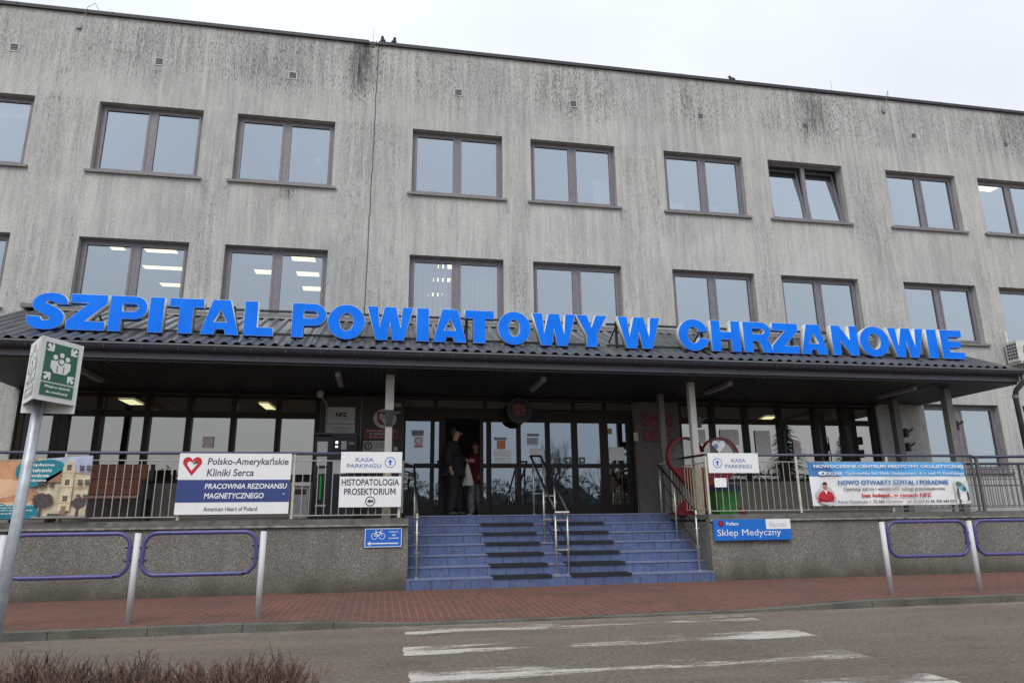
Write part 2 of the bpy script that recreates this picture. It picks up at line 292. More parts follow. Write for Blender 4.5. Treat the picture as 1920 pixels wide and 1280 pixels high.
def letter_material():
    k = N('sign_blue', .55, spec=.15); c = k.mix(k.rng(k.noise(2, 4), .35, .65), (.001, .175, .88), (.004, .205, .97))
    c = k.mix(k.rng(k.noise(1, 5, k.map((16, 16, 1.6)), .65), .54, .72, 0, .4), c, (.004, .11, .55)); c = k.mix(k.rng(k.noise(30, 3), .62, .74, 0, .35), c, (.05, .22, .75)); k.col(c); return k.m
M = dict(
    wall=wall_material(), plinth=plinth_material(), brick=brick_material(), asphalt=asphalt_material(), paint=paint_material(), tile=tile_material(), roof=roof_material(), slat=slat_material(), kerb=kerb_material(),
    frame=simple('window_frame_grey', (.185, .176, .195), .45), sill=simple('sill_metal', (.20, .19, .19), .45), coping=simple('coping_dark', (.035, .035, .04), .6),
    glass=glass('window_glass', .43, (.50, .52, .52), (.82, .92, 1)), glassg=glass('shopfront_glass', .34, (.42, .43, .42), (.97, .96, .90)), glassd=glass('door_glass', .30, (.5, .56, .64), (.74, .86, 1)),
    bronze=simple('dark_brown_aluminium', (.022, .015, .012), .45, spec=.25), room=simple('room_wall', (.42, .41, .38), .9), ceil=simple('room_ceiling', (.6, .6, .57), .9), roomfloor=simple('room_floor', (.16, .15, .14), .5),
    lamp=emit('warm_light_panel', (1, .90, .52), 3.0), led=emit('small_led', (.95, .97, 1), 1.5), green_led=emit('green_strip', (.05, .7, .12), .22),
    clad=simple('dark_cladding', (.06, .055, .05), .7, bump=.2), parapet=simple('parapet_render', (.25, .23, .205), .9, bump=.4), clad2=simple('grey_pier_plaster', (.15, .135, .125), .9, bump=.3), concrete=simple('porch_slab_concrete', (.13, .125, .115), .9, .35, 6, bump=.4), lip=simple('porch_lip', (.22, .215, .20), .9, .5, 9, bump=.5),
    gutter=simple('gutter_navy', (.022, .022, .034), .35), fascia=simple('fascia_violet_grey', (.105, .10, .125), .5), flash=simple('eave_flashing', (.17, .17, .175), .4), column=simple('column_paint', (.42, .41, .38), .6, .12, 5), column_dark=simple('column_grey', (.19, .185, .18), .6), beige=simple('column_base_beige', (.40, .36, .26), .8),
    black=simple('black_plastic', (.012, .012, .014), .5), blue=letter_material(), letter_side=simple('letter_side', (.62, .64, .60), .5, .15, 8), white=simple('sign_white', (.80, .81, .82), .4, .04), ink=simple('dark_grey_ink', (.055, .058, .075), .5), navy=simple('sign_navy', (.035, .06, .21), .4, .05), red=simple('sign_red', (.52, .02, .035), .4, .1), crimson=simple('dark_crimson', (.14, .006, .014), .45),
    kasa=simple('blue_grey_ink', (.20, .27, .46), .5), histo=simple('navy_ink', (.03, .045, .075), .5), bikeblue=simple('traffic_blue', (.015, .13, .56), .4, .06), shopblue=simple('shop_sign_blue', (.008, .155, .60), .35, .06), skyblue=simple('banner_sky_blue', (.10, .38, .75), .5, .06), bannerblue=simple('banner_ink_blue', (.06, .19, .45), .5), grey=simple('mid_grey', (.25, .25, .26), .5), lightgrey=simple('light_grey', (.55, .55, .55), .5),
    steel=simple('stainless_steel', (.48, .47, .44), .35, metal=.6), rail=simple('rail_infill_metal', (.42, .40, .36), .5, metal=.3), post=simple('rail_post_cream', (.56, .53, .46), .5), handrail=simple('handrail_blue_grey', (.075, .08, .12), .4), handblue=simple('handrail_dark_blue', (.03, .035, .11), .4), handblack=simple('handrail_black', (.012, .012, .014), .4), darksteel=simple('dark_railing', (.13, .12, .115), .5, metal=.3),
    barrier=simple('barrier_violet_blue', (.075, .068, .21), .35), barrier_post=simple('barrier_post_white', (.56, .56, .58), .5, .1, 6), mat=simple('black_rubber_mat', (.014, .015, .02), .8, bump=.4), hmesh=simple('heart_red_metal', (.15, .009, .015), .5, .35, 9), mesh=simple('heart_wire_mesh', (.30, .27, .26), .5), greenbin=simple('green_bin', (.018, .15, .018), .5, .3, 9), binlid=simple('bin_lid_blue', (.015, .03, .09), .4),
    wood=simple('bench_wood', (.20, .065, .035), .5, .25, 5), woodl=simple('bench_seat_wood', (.32, .18, .15), .5), navybox=simple('machine_navy', (.018, .02, .032), .4), paper=page_material('printed_page', (.40, .42, .46), (.88, .89, .90), thr=.56), redpaper=page_material('red_notice', (.55, .08, .07), (.85, .80, .77), 30, .52), plaque=simple('plaque_grey', (.50, .49, .47), .5), redplaque=page_material('red_plaque', (.32, .2, .19), (.15, .008, .012), 34, .5), orange=page_material('orange_notice', (.75, .55, .45), (.70, .17, .06), 40, .5),
    coat=simple('black_coat', (.008, .008, .011), .8), trouser=simple('black_trousers', (.007, .007, .01), .8), skin=simple('skin', (.42, .22, .16), .6), hair=simple('grey_brown_hair', (.035, .025, .02), .7), redcoat=simple('red_jacket', (.12, .012, .016), .7), greytrouser=simple('pale_trousers', (.22, .22, .25), .8, .6, 9), bag=simple('white_plastic_bag', (.46, .46, .42), .4), shoe=simple('shoe', (.02, .018, .016), .6), boot=simple('white_boot', (.5, .5, .52), .6),
    galv=simple('galvanised_pole', (.42, .45, .48), .45, .18, 20, metal=.35), faded=simple('faded_print', (.42, .42, .40), .6, .45, 14), signbox=simple('sign_box_white', (.74, .75, .74), .5, .06), green=simple('safety_green', (.025, .13, .075), .5, .08), twig=simple('red_brown_twigs', (.15, .085, .06), .8, .5, 6), twigd=simple('dark_twigs', (.075, .042, .032), .85, .4, 6), soil=simple('bed_soil', (.05, .04, .03), .95, .4, 20, bump=.5), bark=simple('bark', (.05, .042, .036), .9), conifer=simple('conifer_needles', (.025, .045, .025), .8, .5, 4), bush=simple('far_bush', (.085, .095, .085), .95, .6, 1.5), bird=simple('bird_black', (.02, .02, .024), .6), teal=simple('banner_teal', (.01, .20, .26), .5), tan=simple('banner_tan', (.47, .24, .12), .5, .3, 3), tanl=simple('banner_pale_tan', (.66, .42, .27), .5, .2, 3), cream=simple('banner_cream', (.58, .51, .35), .5, .28, 7), pic_tree=simple('banner_tree_print', (.07, .055, .06), .6, .5, 30), pic_roof=simple('banner_roof_print', (.28, .15, .10), .6), sky_print=simple('banner_sky_print', (.42, .46, .62), .6), blind=simple('blind_white', (.66, .66, .63), .8), pipe=simple('downpipe', (.05, .042, .045), .4), ac=simple('ac_casing', (.60, .60, .56), .5), fluor=simple('lamp_diffuser_off', (.30, .30, .30), .4), yellow=simple('warning_yellow', (.35, .25, .06), .5), bluebag=simple('blue_poster', (.03, .07, .22), .5), eye_print=simple('print_blue_grey', (.22, .36, .40), .5, .4, 20), palegrey=simple('pale_grey_green', (.62, .68, .64), .4, .3, 9))

# ------------------------------------------------------------------ ground
PZ, RZ = -.035, -.12
g = MB(); n = 20
g.face([(-400, -400, RZ), (400, -400, RZ), (400, 400, RZ), (-400, 400, RZ)]); g.build('road', M['asphalt'])['kind'] = 'structure'
def ktop(x):
    if x < 5.6 or x > 12.7: return PZ
    if x < 6.7: return PZ + (x - 5.6) / 1.1 * (-.105 - PZ)
    if x > 11.5: return -.105 + (x - 11.5) / 1.2 * (PZ + .105)
    return -.105
pv = MB(); xs = [-30 + .6 * i for i in range(120)]
for a, b in zip(xs, xs[1:]):
    for y0, y1 in ((-2.7, -4.6), (-4.6, -6.15)):
        h = lambda x, y: PZ if y > -4.7 else ktop(x)
        pv.face([(a, y1, h(a, y1)), (b, y1, h(b, y1)), (b, y0, h(b, y0)), (a, y0, h(a, y0))])
pv.build('pavement', M['brick'])['kind'] = 'structure'
kb = MB()
x = -30.0
while x < 40:
    a, b = x + .004, x + .996
    if ktop(a) != PZ and ktop(b) == PZ or True:
        y0, y1 = -6.30, -6.15; A, B = ktop(a) + .004, ktop(b) + .004
        kb.face([(a, y0, A), (b, y0, B), (b, y1, B), (a, y1, A)]); kb.face([(a, y0, -.2), (b, y0, -.2), (b, y0, B), (a, y0, A)])
        kb.face([(a, y0, -.2), (a, y0, A), (a, y1, A), (a, y1, -.2)]); kb.face([(b, y0, B), (b, y0, -.2), (b, y1, -.2), (b, y1, B)])
    x += 1
kb.build('kerb', M['kerb'])['kind'] = 'structure'
zs = MB(); keep = []
for (x0, x1, y0, y1, kl, kr) in ((6.8, 11.0, -7.0, -6.52, .02, .02), (6.75, 10.95, -8.2, -7.74, .22, .16), (6.76, 10.72, -9.36, -8.9, .16, -.04), (6.8, 10.7, -10.45, -9.95, -.08, .2), (6.8, 10.6, -11.75, -11.3, .05, .05)):
    nx, ny = 40, 6
    for i in range(nx):
        for j in range(ny):
            p = lambda i, j: (x0 + (x1 - x0) * i / nx + random.Random(i * 31 + j).uniform(-.01, .01), y0 + (y1 - y0) * j / ny, RZ + .004)
            zs.face([p(i, j), p(i + 1, j), p(i + 1, j + 1), p(i, j + 1)])
            t = (i + .5) / nx; u = (j + .5) / ny
            kk = (kl * max(0, 1 - t * 3.2) + kr * max(0, 1 - (1 - t) * 3.2)) - .035 - .05 * math.sin(t * math.pi) + (.12 if abs(u - .33) < .12 else 0) - (.04 if u > .8 else 0)
            keep += [kk] * 4
zo = zs.build('zebra_crossing', M['paint']); zo['kind'] = 'structure'
at = zo.data.attributes.new('keep', 'FLOAT', 'POINT'); at.data.foreach_set('value', keep)

# ------------------------------------------------------------------ hospital building
HB = thing('hospital_building', 'grey streaked concrete hospital with rows of grey framed windows', 'building')
WX = [-3.508, 0, 2.934, 6.955, 9.862, 13.378, 16.312, 19.843, 22.771]; WW, Y0R = 2.196, .15
T2, S2, T1, S1, T0, S0 = 10.28, 8.587, 7.028, 5.399, 3.778, 2.10
GL = [(-.64, 5.16, 1.87, 3.70), (6.93, 12.17, 1.15, 3.70), (13.25, 18.5, 1.87, 3.70)]
OPEN = [(x, x + WW, S2, T2) for x in WX] + [(x, x + WW, S1, T1) for x in WX] + [(x, x + WW, S0, T0) for x in (-3.508, 19.843, 22.771)] + GL
X0, X1, Z0, Z1 = -9, 32, -.15, 12.52
bx = {X0, X1}; bz = {Z0, Z1, 1.15}
for o in OPEN: bx |= {o[0], o[1]}; bz |= {o[2], o[3]}
def fine(s, d):
    s = sorted(s); r = []
    for a, b in zip(s, s[1:]):
        q = max(1, math.ceil((b - a) / d - 1e-6)); r += [a + (b - a) * i / q for i in range(q)]
    return r + [s[-1]]
gx, gz = fine(bx, .16), fine(bz, .16)
def sm(a, b, x): t = max(0, min(1, (x - a) / (b - a))); return t * t * (3 - 2 * t)
def dirt(x, z):
    d = .10 + .62 * sm(10.3, 11.6, z) * (1 - .25 * sm(12.2, 12.5, z)) * (.75 + .25 * math.sin(x * 1.3) * math.cos(x * .47 + 1))
    for a, b in zip(WX, WX[1:]):                                      # piers between the windows
        if a + WW < x < b and z < 10.4: d += .34 * sm(0, .25, min(x - a - WW, b - x)) * (.7 + .3 * math.sin(z * 1.1 + a))
    d += .85 * math.exp(-((x - 5.70) / .22) ** 2) * sm(10.5, 12.0, z) * (1 - .3 * sm(12.3, 12.5, z)) + .5 * math.exp(-((x - 5.75) / .45) ** 2) * sm(9.6, 12.4, z)
    d += .9 * math.exp(-((x - 4.12) / .16) ** 2 - ((z - 8.36) / .2) ** 2) + .3 * math.exp(-((x - 4.0) / .4) ** 2 - ((z - 8.1) / .5) ** 2)
    d += .45 * math.exp(-((x - 17.9) / .5) ** 2) * sm(10.6, 11.8, z) + .4 * math.exp(-((x - 24.3) / .8) ** 2) * sm(10.6, 11.8, z) + .25 * math.exp(-((x - 14.2) / .5) ** 2) * sm(10.8, 11.8, z)
    for a in WX:
        for zs_ in (S2, S1):
            if zs_ - .9 < z < zs_ and z > 5.5:
                for xe in (a - .08, a + WW + .08): d += .38 * math.exp(-((x - xe) / .12) ** 2) * sm(zs_ - .9, zs_ - .1, z)
                if a < x < a + WW: d += .22 * sm(zs_ - .5, zs_ - .05, z) * (.5 + .5 * math.sin(x * 9 + a * 3))
    for xv in (1.117, 4.085, 8.053, 11.012, 14.5, 17.564, 20.953):
        if 10.4 < z < 11.4: d += .35 * math.exp(-((x - xv) / .09) ** 2) * sm(10.4, 11.3, z)
    return d
wv, wf, idx = [], [], {}
def wvid(i, j):
    if (i, j) not in idx: idx[(i, j)] = len(wv); wv.append((gx[i], 0, gz[j]))
    return idx[(i, j)]
for i in range(len(gx) - 1):
    for j in range(len(gz) - 1):
        cx, cz = (gx[i] + gx[i + 1]) / 2, (gz[j] + gz[j + 1]) / 2
        if any(o[0] < cx < o[1] and o[2] < cz < o[3] for o in OPEN): continue
        wf.append((wvid(i, j), wvid(i + 1, j), wvid(i + 1, j + 1), wvid(i, j + 1)))
dv = [dirt(v[0], v[2]) for v in wv]
for (a, b, c, d) in OPEN:                                             # reveals
    for q in ([(a, 0, c), (a, 0, d), (a, Y0R + .1, d), (a, Y0R + .1, c)], [(b, 0, d), (b, 0, c), (b, Y0R + .1, c), (b, Y0R + .1, d)], [(a, 0, d), (b, 0, d), (b, Y0R + .1, d), (a, Y0R + .1, d)], [(b, 0, c), (a, 0, c), (a, Y0R + .1, c), (b, Y0R + .1, c)]):
        n = len(wv); wv += q; wf.append((n, n + 1, n + 2, n + 3)); dv += [.12] * 4
me = bpy.data.meshes.new('wall'); me.from_pydata(wv, [], wf)
a_ = me.attributes.new('dirt', 'FLOAT', 'POINT'); a_.data.foreach_set('value', dv)
link('wall', me, M['wall'], HB)
b = MB(); b.box(X0, 5.83, -.06, .45, 12.50, 12.585); b.box(6.06, X1, -.06, .45, 12.50, 12.585); b.box(5.83, 6.06, -.02, .45, 12.50, 12.575); b.box(5.70, 5.98, -.012, .05, 12.425, 12.5)
for i in range(20): b.box(-8 + 2 * i, -7.985 + 2 * i, -.066, .45, 12.497, 12.592)
b.build('roof_coping', M['coping'], HB)
jt = MB(); random.seed(3); px = 6.065
z = 5.42
while z < 12.45:
    nx_ = 5.992 + .075 * (z - 5.4) / 7 + random.uniform(-.008, .008); jt.box(nx_ - .011, nx_ + .011, -.004, .02, z, z + .36); z += .36
jt.build('expansion_joint', simple('joint_filler', (.10, .10, .09), .9), HB)
for i, (x, z) in enumerate([(1.117, 11.437), (4.085, 11.416), (8.053, 11.391), (11.012, 11.392), (14.5, 11.412), (17.564, 11.431), (20.953, 11.448), (23.985, 11.463), (-1.9, 11.44)]):
    s = .1 if i < 4 or i == 8 else .082
    v = MB(); 
    if i < 4 or i == 8: v.box(x - s, x + s, -.012, .012, z - s, z - s + .022).box(x - s, x + s, -.012, .012, z + s - .022, z + s).box(x - s, x - s + .022, -.012, .012, z - s + .022, z + s - .022).box(x + s - .022, x + s, -.012, .012, z - s + .022, z + s - .022)
    else: v.box(x - s, x - s + .01, -.008, .012, z - s, z + s)
    v.box(x - s + .024, x + s - .012, -.004, .012, z - s + .012, z + s - .024, 1)
    for q in range(3): v.box(x - s + .03, x + s - .02, -.009, -.004, z - .045 + q * .04, z - .033 + q * .04, 2)
    v.build('vent_grille', [M['plaque'], simple('vent_void', (.06, .06, .058), .9), M['grey']], HB)
# inside of the rooms
ri = MB()
for zf, zc in ((1.15, 3.74), (4.0, 7.25), (7.6, 10.5)):
    ri.face([(X0, 6.0, zf), (X1, 6.0, zf), (X1, 6.0, zc), (X0, 6.0, zc)], 0); ri.face([(X0, .27, zc), (X0, 6.0, zc), (X1, 6.0, zc), (X1, .27, zc)], 1); ri.face([(X0, .27, zf), (X1, .27, zf), (X1, 6.0, zf), (X0, 6.0, zf)], 2)
    for x in (X0, -.9, 2.55, 5.9, 9.4, 12.7, 15.9, 19.2, 22.4, X1):
        if zf < 2 and x not in (X0, 5.9, 12.7, 19.2, X1): continue
        ri.face([(x, .27, zf), (x, 6, zf), (x, 6, zc), (x, .27, zc)], 0)
ri.box(X0, X1, .26, 12, 12.35, 12.48, 0); ri.face([(X0, 12, 0), (X1, 12, 0), (X1, 12, 12.4), (X0, 12, 12.4)], 0)
ri.face([(X0, 0, 0), (X0, 12, 0), (X0, 12, 12.4), (X0, 0, 12.4)], 0); ri.face([(X1, 0, 0), (X1, 12, 0), (X1, 12, 12.4), (X1, 0, 12.4)], 0)
ri.build('interior', [M['room'], M['ceil'], M['roomfloor']], HB)

def window(x0, z0, z1, tilt=False, glassm='glass'):
    x1 = x0 + WW; y = Y0R; f = MB(); w = .075
    f.box(x0, x1, y, y + .07, z1 - w, z1).box(x0, x1, y, y + .07, z0, z0 + w).box(x0, x0 + w, y, y + .07, z0 + w, z1 - w).box(x1 - w, x1, y, y + .07, z0 + w, z1 - w)
    xm = (x0 + x1) / 2; f.box(xm - .055, xm + .055, y - .004, y + .07, z0 + w, z1 - w)
    fo = f.build('window', M['frame'], HB)
    for a, b_ in ((x0 + w, xm - .055), (xm + .055, x1 - w)):
        s = .05; q = MB(); q.box(a, b_, y - .015, y + .05, z1 - w - s, z1 - w).box(a, b_, y - .015, y + .05, z0 + w, z0 + w + s).box(a, a + s, y - .015, y + .05, z0 + w + s, z1 - w - s).box(b_ - s, b_, y - .015, y + .05, z0 + w + s, z1 - w - s)
        gl = MB(); gl.face([(a + s, y + .02, z0 + w + s), (b_ - s, y + .02, z0 + w + s), (b_ - s, y + .02, z1 - w - s), (a + s, y + .02, z1 - w - s)])
        if tilt:
            RM = Matrix.Translation((0, y, z0 + w)) @ Matrix.Rotation(R(-7), 4, 'X') @ Matrix.Translation((0, -y, -z0 - w))
            for mb in (q, gl): mb.v = [tuple(RM @ Vector(p)) for p in mb.v]
        q.build('sash', M['frame'], fo); gl.build('pane', M[glassm], fo)
    s = MB(); s.box(x0 - .1, x1 + .1, -.06, y, z0 - .035, z0 - .004); s.box(x0 - .1, x1 + .1, -.062, -.05, z0 - .06, z0 - .036); s.build('sill', M['sill'], fo); return fo
for i, x in enumerate(WX):
    window(x, S2, T2, tilt=(i == 6)); window(x, S1, T1)
for x in (-3.508, 19.843, 22.771): window(x, S0, T0)
# shopfront glazing under the canopy
def glazing(x0, x1, z0, bars):
    f = MB(); y = .1
    f.box(x0, x1, y, y + .09, 3.62, 3.70).box(x0, x1, y, y + .09, z0, z0 + .07).box(x0, x1, y + .005, y + .085, 3.22, 3.345)
    for bx_ in bars: f.box(bx_ - .055, bx_ + .055, y - .03, y + .1, z0 + .001, 3.699)
    fo = f.build('glazing', M['bronze'], HB)
    for a, c in zip(bars, bars[1:]):
        for za, zb in ((z0 + .07, 3.22), (3.345, 3.62)):
            MB().face([(a + .055, y + .05, za), (c - .055, y + .05, za), (c - .055, y + .05, zb), (a + .055, y + .05, zb)]).build('pane', M['glassg'], fo)
glazing(-.64, 5.16, 1.87, [-.585, .06, .82, 1.74, 2.54, 3.41, 4.31, 5.105])
glazing(13.25, 18.5, 1.87, [13.3, 14.15, 15.0, 15.9, 16.84, 17.6, 18.445])
MB().box(5.16, 6.93, -.03, .02, 1.15, 3.73).build('wall_cladding', M['clad'], HB)
MB().box(12.17, 13.25, -.03, .02, 1.15, 3.73).build('wall_cladding', M['clad2'], HB)
MB().box(-.64, 18.5, -.05, -.002, 3.69, 3.75).build('dark_cover_strip', M['bronze'], HB)  # dark strip added to hide the bright wall line under the soffit
for a, c in ((-.64, 5.159), (13.251, 18.5)): MB().box(a, c, -.025, -.002, 1.132, 1.865).build('parapet_cladding', M['parapet'], HB)
# entrance doors
dr = MB(); y = .1
dr.box(6.93, 12.17, y - .02, y + .1, 3.26, 3.50).box(6.93, 12.17, y - .02, y + .1, 3.66, 3.70)
for a, c in ((6.93, 6.97), (12.1, 12.17)): dr.box(a, c, y - .03, y + .1, 1.16, 3.26)
for t in (7.62, 8.72, 9.47, 10.76, 11.5): dr.box(t - .04, t + .04, y, y + .09, 3.50, 3.66)
dr.box(6.93, 12.17, y - .1, y + .1, 1.15, 1.19)
do = dr.build('door_surround', M['bronze'], HB)
for a, c in zip((6.95, 7.66, 8.76, 9.51, 10.8, 11.54), (7.58, 8.68, 9.43, 10.72, 11.46, 12.15)): MB().face([(a, y + .04, 3.50), (c, y + .04, 3.50), (c, y + .04, 3.66), (a, y + .04, 3.66)]).build('pane', M['glassg'], do)
for (a, c, fa, fc, yy, low) in ((6.97, 7.60, .0, .09, .1, 1), (7.60, 7.84, .0, .14, .14, 1), (8.60, 8.85, .08, .10, .14, 1), (8.85, 9.50, .0, .08, .1, 1), (9.50, 10.12, .02, .04, .1, 1), (10.12, 10.76, .07, .07, .1, 1), (10.76, 11.40, .07, .04, .1, 1), (11.40, 12.10, .15, .11, .1, 0)):
    f = MB(); f.box(a, a + fa + .001, yy, yy + .05, 1.19, 3.26).box(c - fc, c, yy, yy + .05, 1.19, 3.26).box(a + fa + .001, c - fc, yy + .002, yy + .048, 2.19, 2.285).box(a + fa + .001, c - fc, yy + .002, yy + .048, 1.19, 1.40).box(a + fa + .001, c - fc, yy + .002, yy + .048, 3.20, 3.26)
    fo = f.build('door', M['bronze'], HB)
    MB().face([(a + fa, yy + .03, 2.285), (c - fc, yy + .03, 2.285), (c - fc, yy + .03, 3.20), (a + fa, yy + .03, 3.20)]).build('pane', M['glassd'], fo)
    MB().face([(a + fa, yy + .03, 1.40), (c - fc, yy + .03, 1.40), (c - fc, yy + .03, 2.19), (a + fa, yy + .03, 2.19)]).build('pane', M['glassd'] if low else M['glassg'], fo)
# ceiling lights seen through the glass
def clight(pts, z, label, group):
    t = MB(); t.face([(p[0], p[1], z - .02) for p in pts][::-1], 0)
    for p, q in zip(pts, pts[1:] + pts[:1]): t.face([(p[0], p[1], z - .02), (q[0], q[1], z - .02), (q[0], q[1], z), (p[0], p[1], z)], 1)
    o = t.build('ceiling_light', [M['lamp'], M['white']], None, (pts[0][0], pts[0][1], z)); tag(o, label, 'ceiling light', group)
def rc(x0, x1, y0, y1): return [(x0, y0), (x1, y0), (x1, y1), (x0, y1)]
g1 = 'lit ceiling lights behind the upper windows'
clight(rc(.93, 1.62, 1.05, 1.28), 7.25, 'long tube light nearest the glass above the word SZPITAL', g1)
clight(rc(.54, 1.55, 2.2, 2.45), 7.25, 'middle long tube light above the word SZPITAL', g1)
clight(rc(.57, 1.4, 3.5, 3.78), 7.25, 'lowest and farthest long tube light above the word SZPITAL', g1)
clight(rc(.2, .5, 1.05, 1.25), 7.25, 'short end of a tube light at the top of the left casement above SZPITAL', g1)
clight(rc(4.19, 4.74, 1.0, 1.35), 7.25, 'top square light panel in the window above the letters L and P', g1)
clight(rc(4.19, 4.74, 2.1, 2.42), 7.25, 'middle square light panel in the window above the letters L and P', g1)
clight(rc(4.22, 4.74, 3.25, 3.60), 7.25, 'lowest square light panel in the window above the letters L and P', g1)
clight(rc(3.17, 3.6, 2.1, 2.42), 7.25, 'square light panel alone in the left casement above the letter L', g1)
clight(rc(7.70, 8.1, 1.0, 1.35), 7.25, 'top light panel behind the vertical blinds', g1)
clight(rc(7.65, 8.1, 2.05, 2.35), 7.25, 'middle light panel behind the vertical blinds', g1)
clight(rc(7.6, 8.0, 3.3, 3.6), 7.25, 'lowest light panel behind the vertical blinds', g1)
clight(rc(23.55, 24.3, .75, 1.05), 10.5, 'single light panel in the top floor window at the roof end', g1)
g2 = 'lit ceiling lights behind the ground floor glazing'
clight([(.83, .98), (1.14, .98), (1.14, 1.7), (.83, 1.72)], 3.73, 'slanting light panel behind the glazing over the bench', g2)
clight([(3.69, 1.18), (3.9, 1.18), (3.95, 2.1), (3.72, 2.1)], 3.73, 'light panel behind the glazing beside the parking pay machine', g2)
clight([(16.67, 2.0), (17.0, 2.0), (17.2, 2.65), (16.88, 2.75)], 3.73, 'light panel behind the glazing beyond the red heart', g2)
# curtains
vb = MB(); random.seed(5); xx = 7.08
while xx < 9.05:
    if not 7.75 < xx < 8.05 or random.random() < .5: vb.box(xx, xx + .085, .36, .365, 5.42, 6.98)
    xx += .1 + random.uniform(0, .02)
tag(vb.build('vertical_blind', M['blind']), 'white vertical slat blinds hanging inside the window above the word POWIATOWY', 'blind')
cv = MB()
for i in range(30): cv.box(21.15 + i * .028, 21.17 + i * .028, .34 + .02 * math.sin(i * 1.7), .36 + .02 * math.sin(i * 1.7), 2.2, 3.72)
tag(cv.build('net_curtain', M['blind']), 'pale net curtain inside the ground floor window beyond the canopy end', 'curtain')
fs = MB(); random.seed(9)
for i in range(9): fs.box(19.95, 21.95, .3, .31, 2.15 + i * .055, 2.15 + i * .055 + random.uniform(.018, .04))
tag(fs.build('pane_strips', M['palegrey']), 'thin pale strips across the foot of the ground floor window', 'window film')  # thin pale horizontal strips just behind the lower pane
wb = MB(); wb.box(-3.4, -1.4, .3, .32, 9.85, 10.24)
tag(wb.build('roller_blind', M['blind']), 'white roller blind at the top of the window by the picture edge', 'blind')
pb = MB(); pb.box(10.9, 11.8, .5, 1.0, 5.45, 5.98); [pb.box(10.95 + .09 * i, 10.97 + .09 * i, .488, .5, 5.5, 5.9, 1) for i in range(9)]
tag(pb.build('cabinet', [M['blind'], M['grey']]), 'pale slatted cabinet inside the window above the letter Y', 'cabinet')

sh_ = shape('paper_heart', [[(4.77, 9.27), (4.83, 9.34), (4.83, 9.38), (4.80, 9.40), (4.77, 9.375), (4.74, 9.40), (4.71, 9.38), (4.71, 9.34)]], .205, .003, M['white'], None); tag(sh_, 'small white paper heart stuck on a top floor pane', 'decoration')
tag(MB().box(13.55, 13.98, .3, .6, 8.62, 8.98).build('cardboard_box', M['blind'], None, (13.7, .4, 8.6)), 'pale box on the sill inside a top floor window', 'box'); tag(MB().box(14.72, 14.9, .3, .5, 8.62, 8.95).build('cardboard_box', M['lightgrey'], None, (14.8, .4, 8.6)), 'narrow grey box on the sill inside the same top floor window', 'box')
def curtain(x0, x1, z0, z1, label):
    o = MB(); n_ = int((x1 - x0) / .03)
    for i in range(n_): a, c = x0 + .03 * i, x0 + .03 * (i + 1); o.face([(a, .36 + .022 * math.sin(i * 1.4), z0), (c, .36 + .022 * math.sin(i * 1.4 + 1.4), z0), (c, .36 + .022 * math.sin(i * 1.4 + 1.4), z1), (a, .36 + .022 * math.sin(i * 1.4), z1)])
    tag(o.build('curtain', M['blind'], None, ((x0 + x1) / 2, .36, z0)), label, 'curtain')
curtain(11.55, 12.0, 8.62, 9.5, 'short pale curtain in the top floor window above the letters O and W')
curtain(22.8, 23.1, 5.45, 7.0, 'pale curtain at the edge of the window above the air conditioner')
random.seed(31)
for x, z, lb in ((13.75, 5.47, 'leafy plant on the sill behind the letters C and H'), (14.9, 5.47, 'second leafy plant on the sill behind the letter R'), (1.2, 8.66, 'small plant on the sill in a top floor window near the picture edge')):
    t = thing('potted_plant', lb, 'plant', (x, .42, z)); MB().tube([(x, .42, z), (x, .42, z + .16)], [.06, .085], 10).build('pot', M['tan'], t); o = MB()
    for i in range(60):
        p = Vector((x + random.uniform(-.16, .16), .42 + random.uniform(-.05, .1), z + .18 + random.uniform(0, .38))); u = Vector((random.uniform(-1, 1), random.uniform(-1, 1), random.uniform(-.3, 1))).normalized() * .09; w_ = Vector((u.y, -u.x, .2)) * .4; o.face([p, p + u * .5 + w_, p + u, p + u * .5 - w_])
    o.build('leaves', M['conifer'], t)

# ------------------------------------------------------------------ porch, stairs
PF = 1.13
pp = thing('entrance_porch', 'raised grey pebbledash porch with concrete edge flanking the blue stairs', 'porch', (0, -1.4, 0))
SX0, SX1 = 6.965, 12.445
for a, c in ((-9, SX0), (SX1, 32)):
    MB().box(a, c, -2.83, -.001, -.15, .99).build('plinth', M['plinth'], pp)
    MB().box(a, c, -2.875, -2.70, 1.004, 1.036).build('slab_lip', M['lip'], pp); MB().box(a, c, -2.80, -.001, 1.05, PF).box(a, c, -2.82, -.01, .99, 1.004).box(a, c, -2.82, -.01, 1.036, 1.05).build('slab_edge', M['concrete'], pp)
MB().box(SX0 - .0, SX1, -1.0 + .002, -.001, .5, 1.178).build('landing', M['tile'], pp)
st = thing('entrance_stairs', 'flight of seven blue tiled steps up to the entrance doors', 'stairs', ((SX0 + SX1) / 2, -1.9, 0))
rs = (1.18 + .035) / 7
for i in range(7):
    y0 = -2.83 + .3 * i; zt = -.035 + rs * (i + 1); o = MB()
    x0, x1 = (SX0 - .02, SX1 + .02) if i == 0 else (SX0 + .001, SX1 - .001)
    yb = y0 + .31 if i < 6 else -.99
    o.box(x0, x1, y0 - (.008 if i == 0 else 0), yb, zt - rs - .06, zt - .022); o.box(x0, x1, y0 - .014, yb, zt - .021, zt, 1)
    o.build('step', [M['tile'], simple('tread_edge', (.17, .20, .32), .4)], st)
lab = ['first', 'second', 'third', 'fourth', 'fifth', 'sixth']
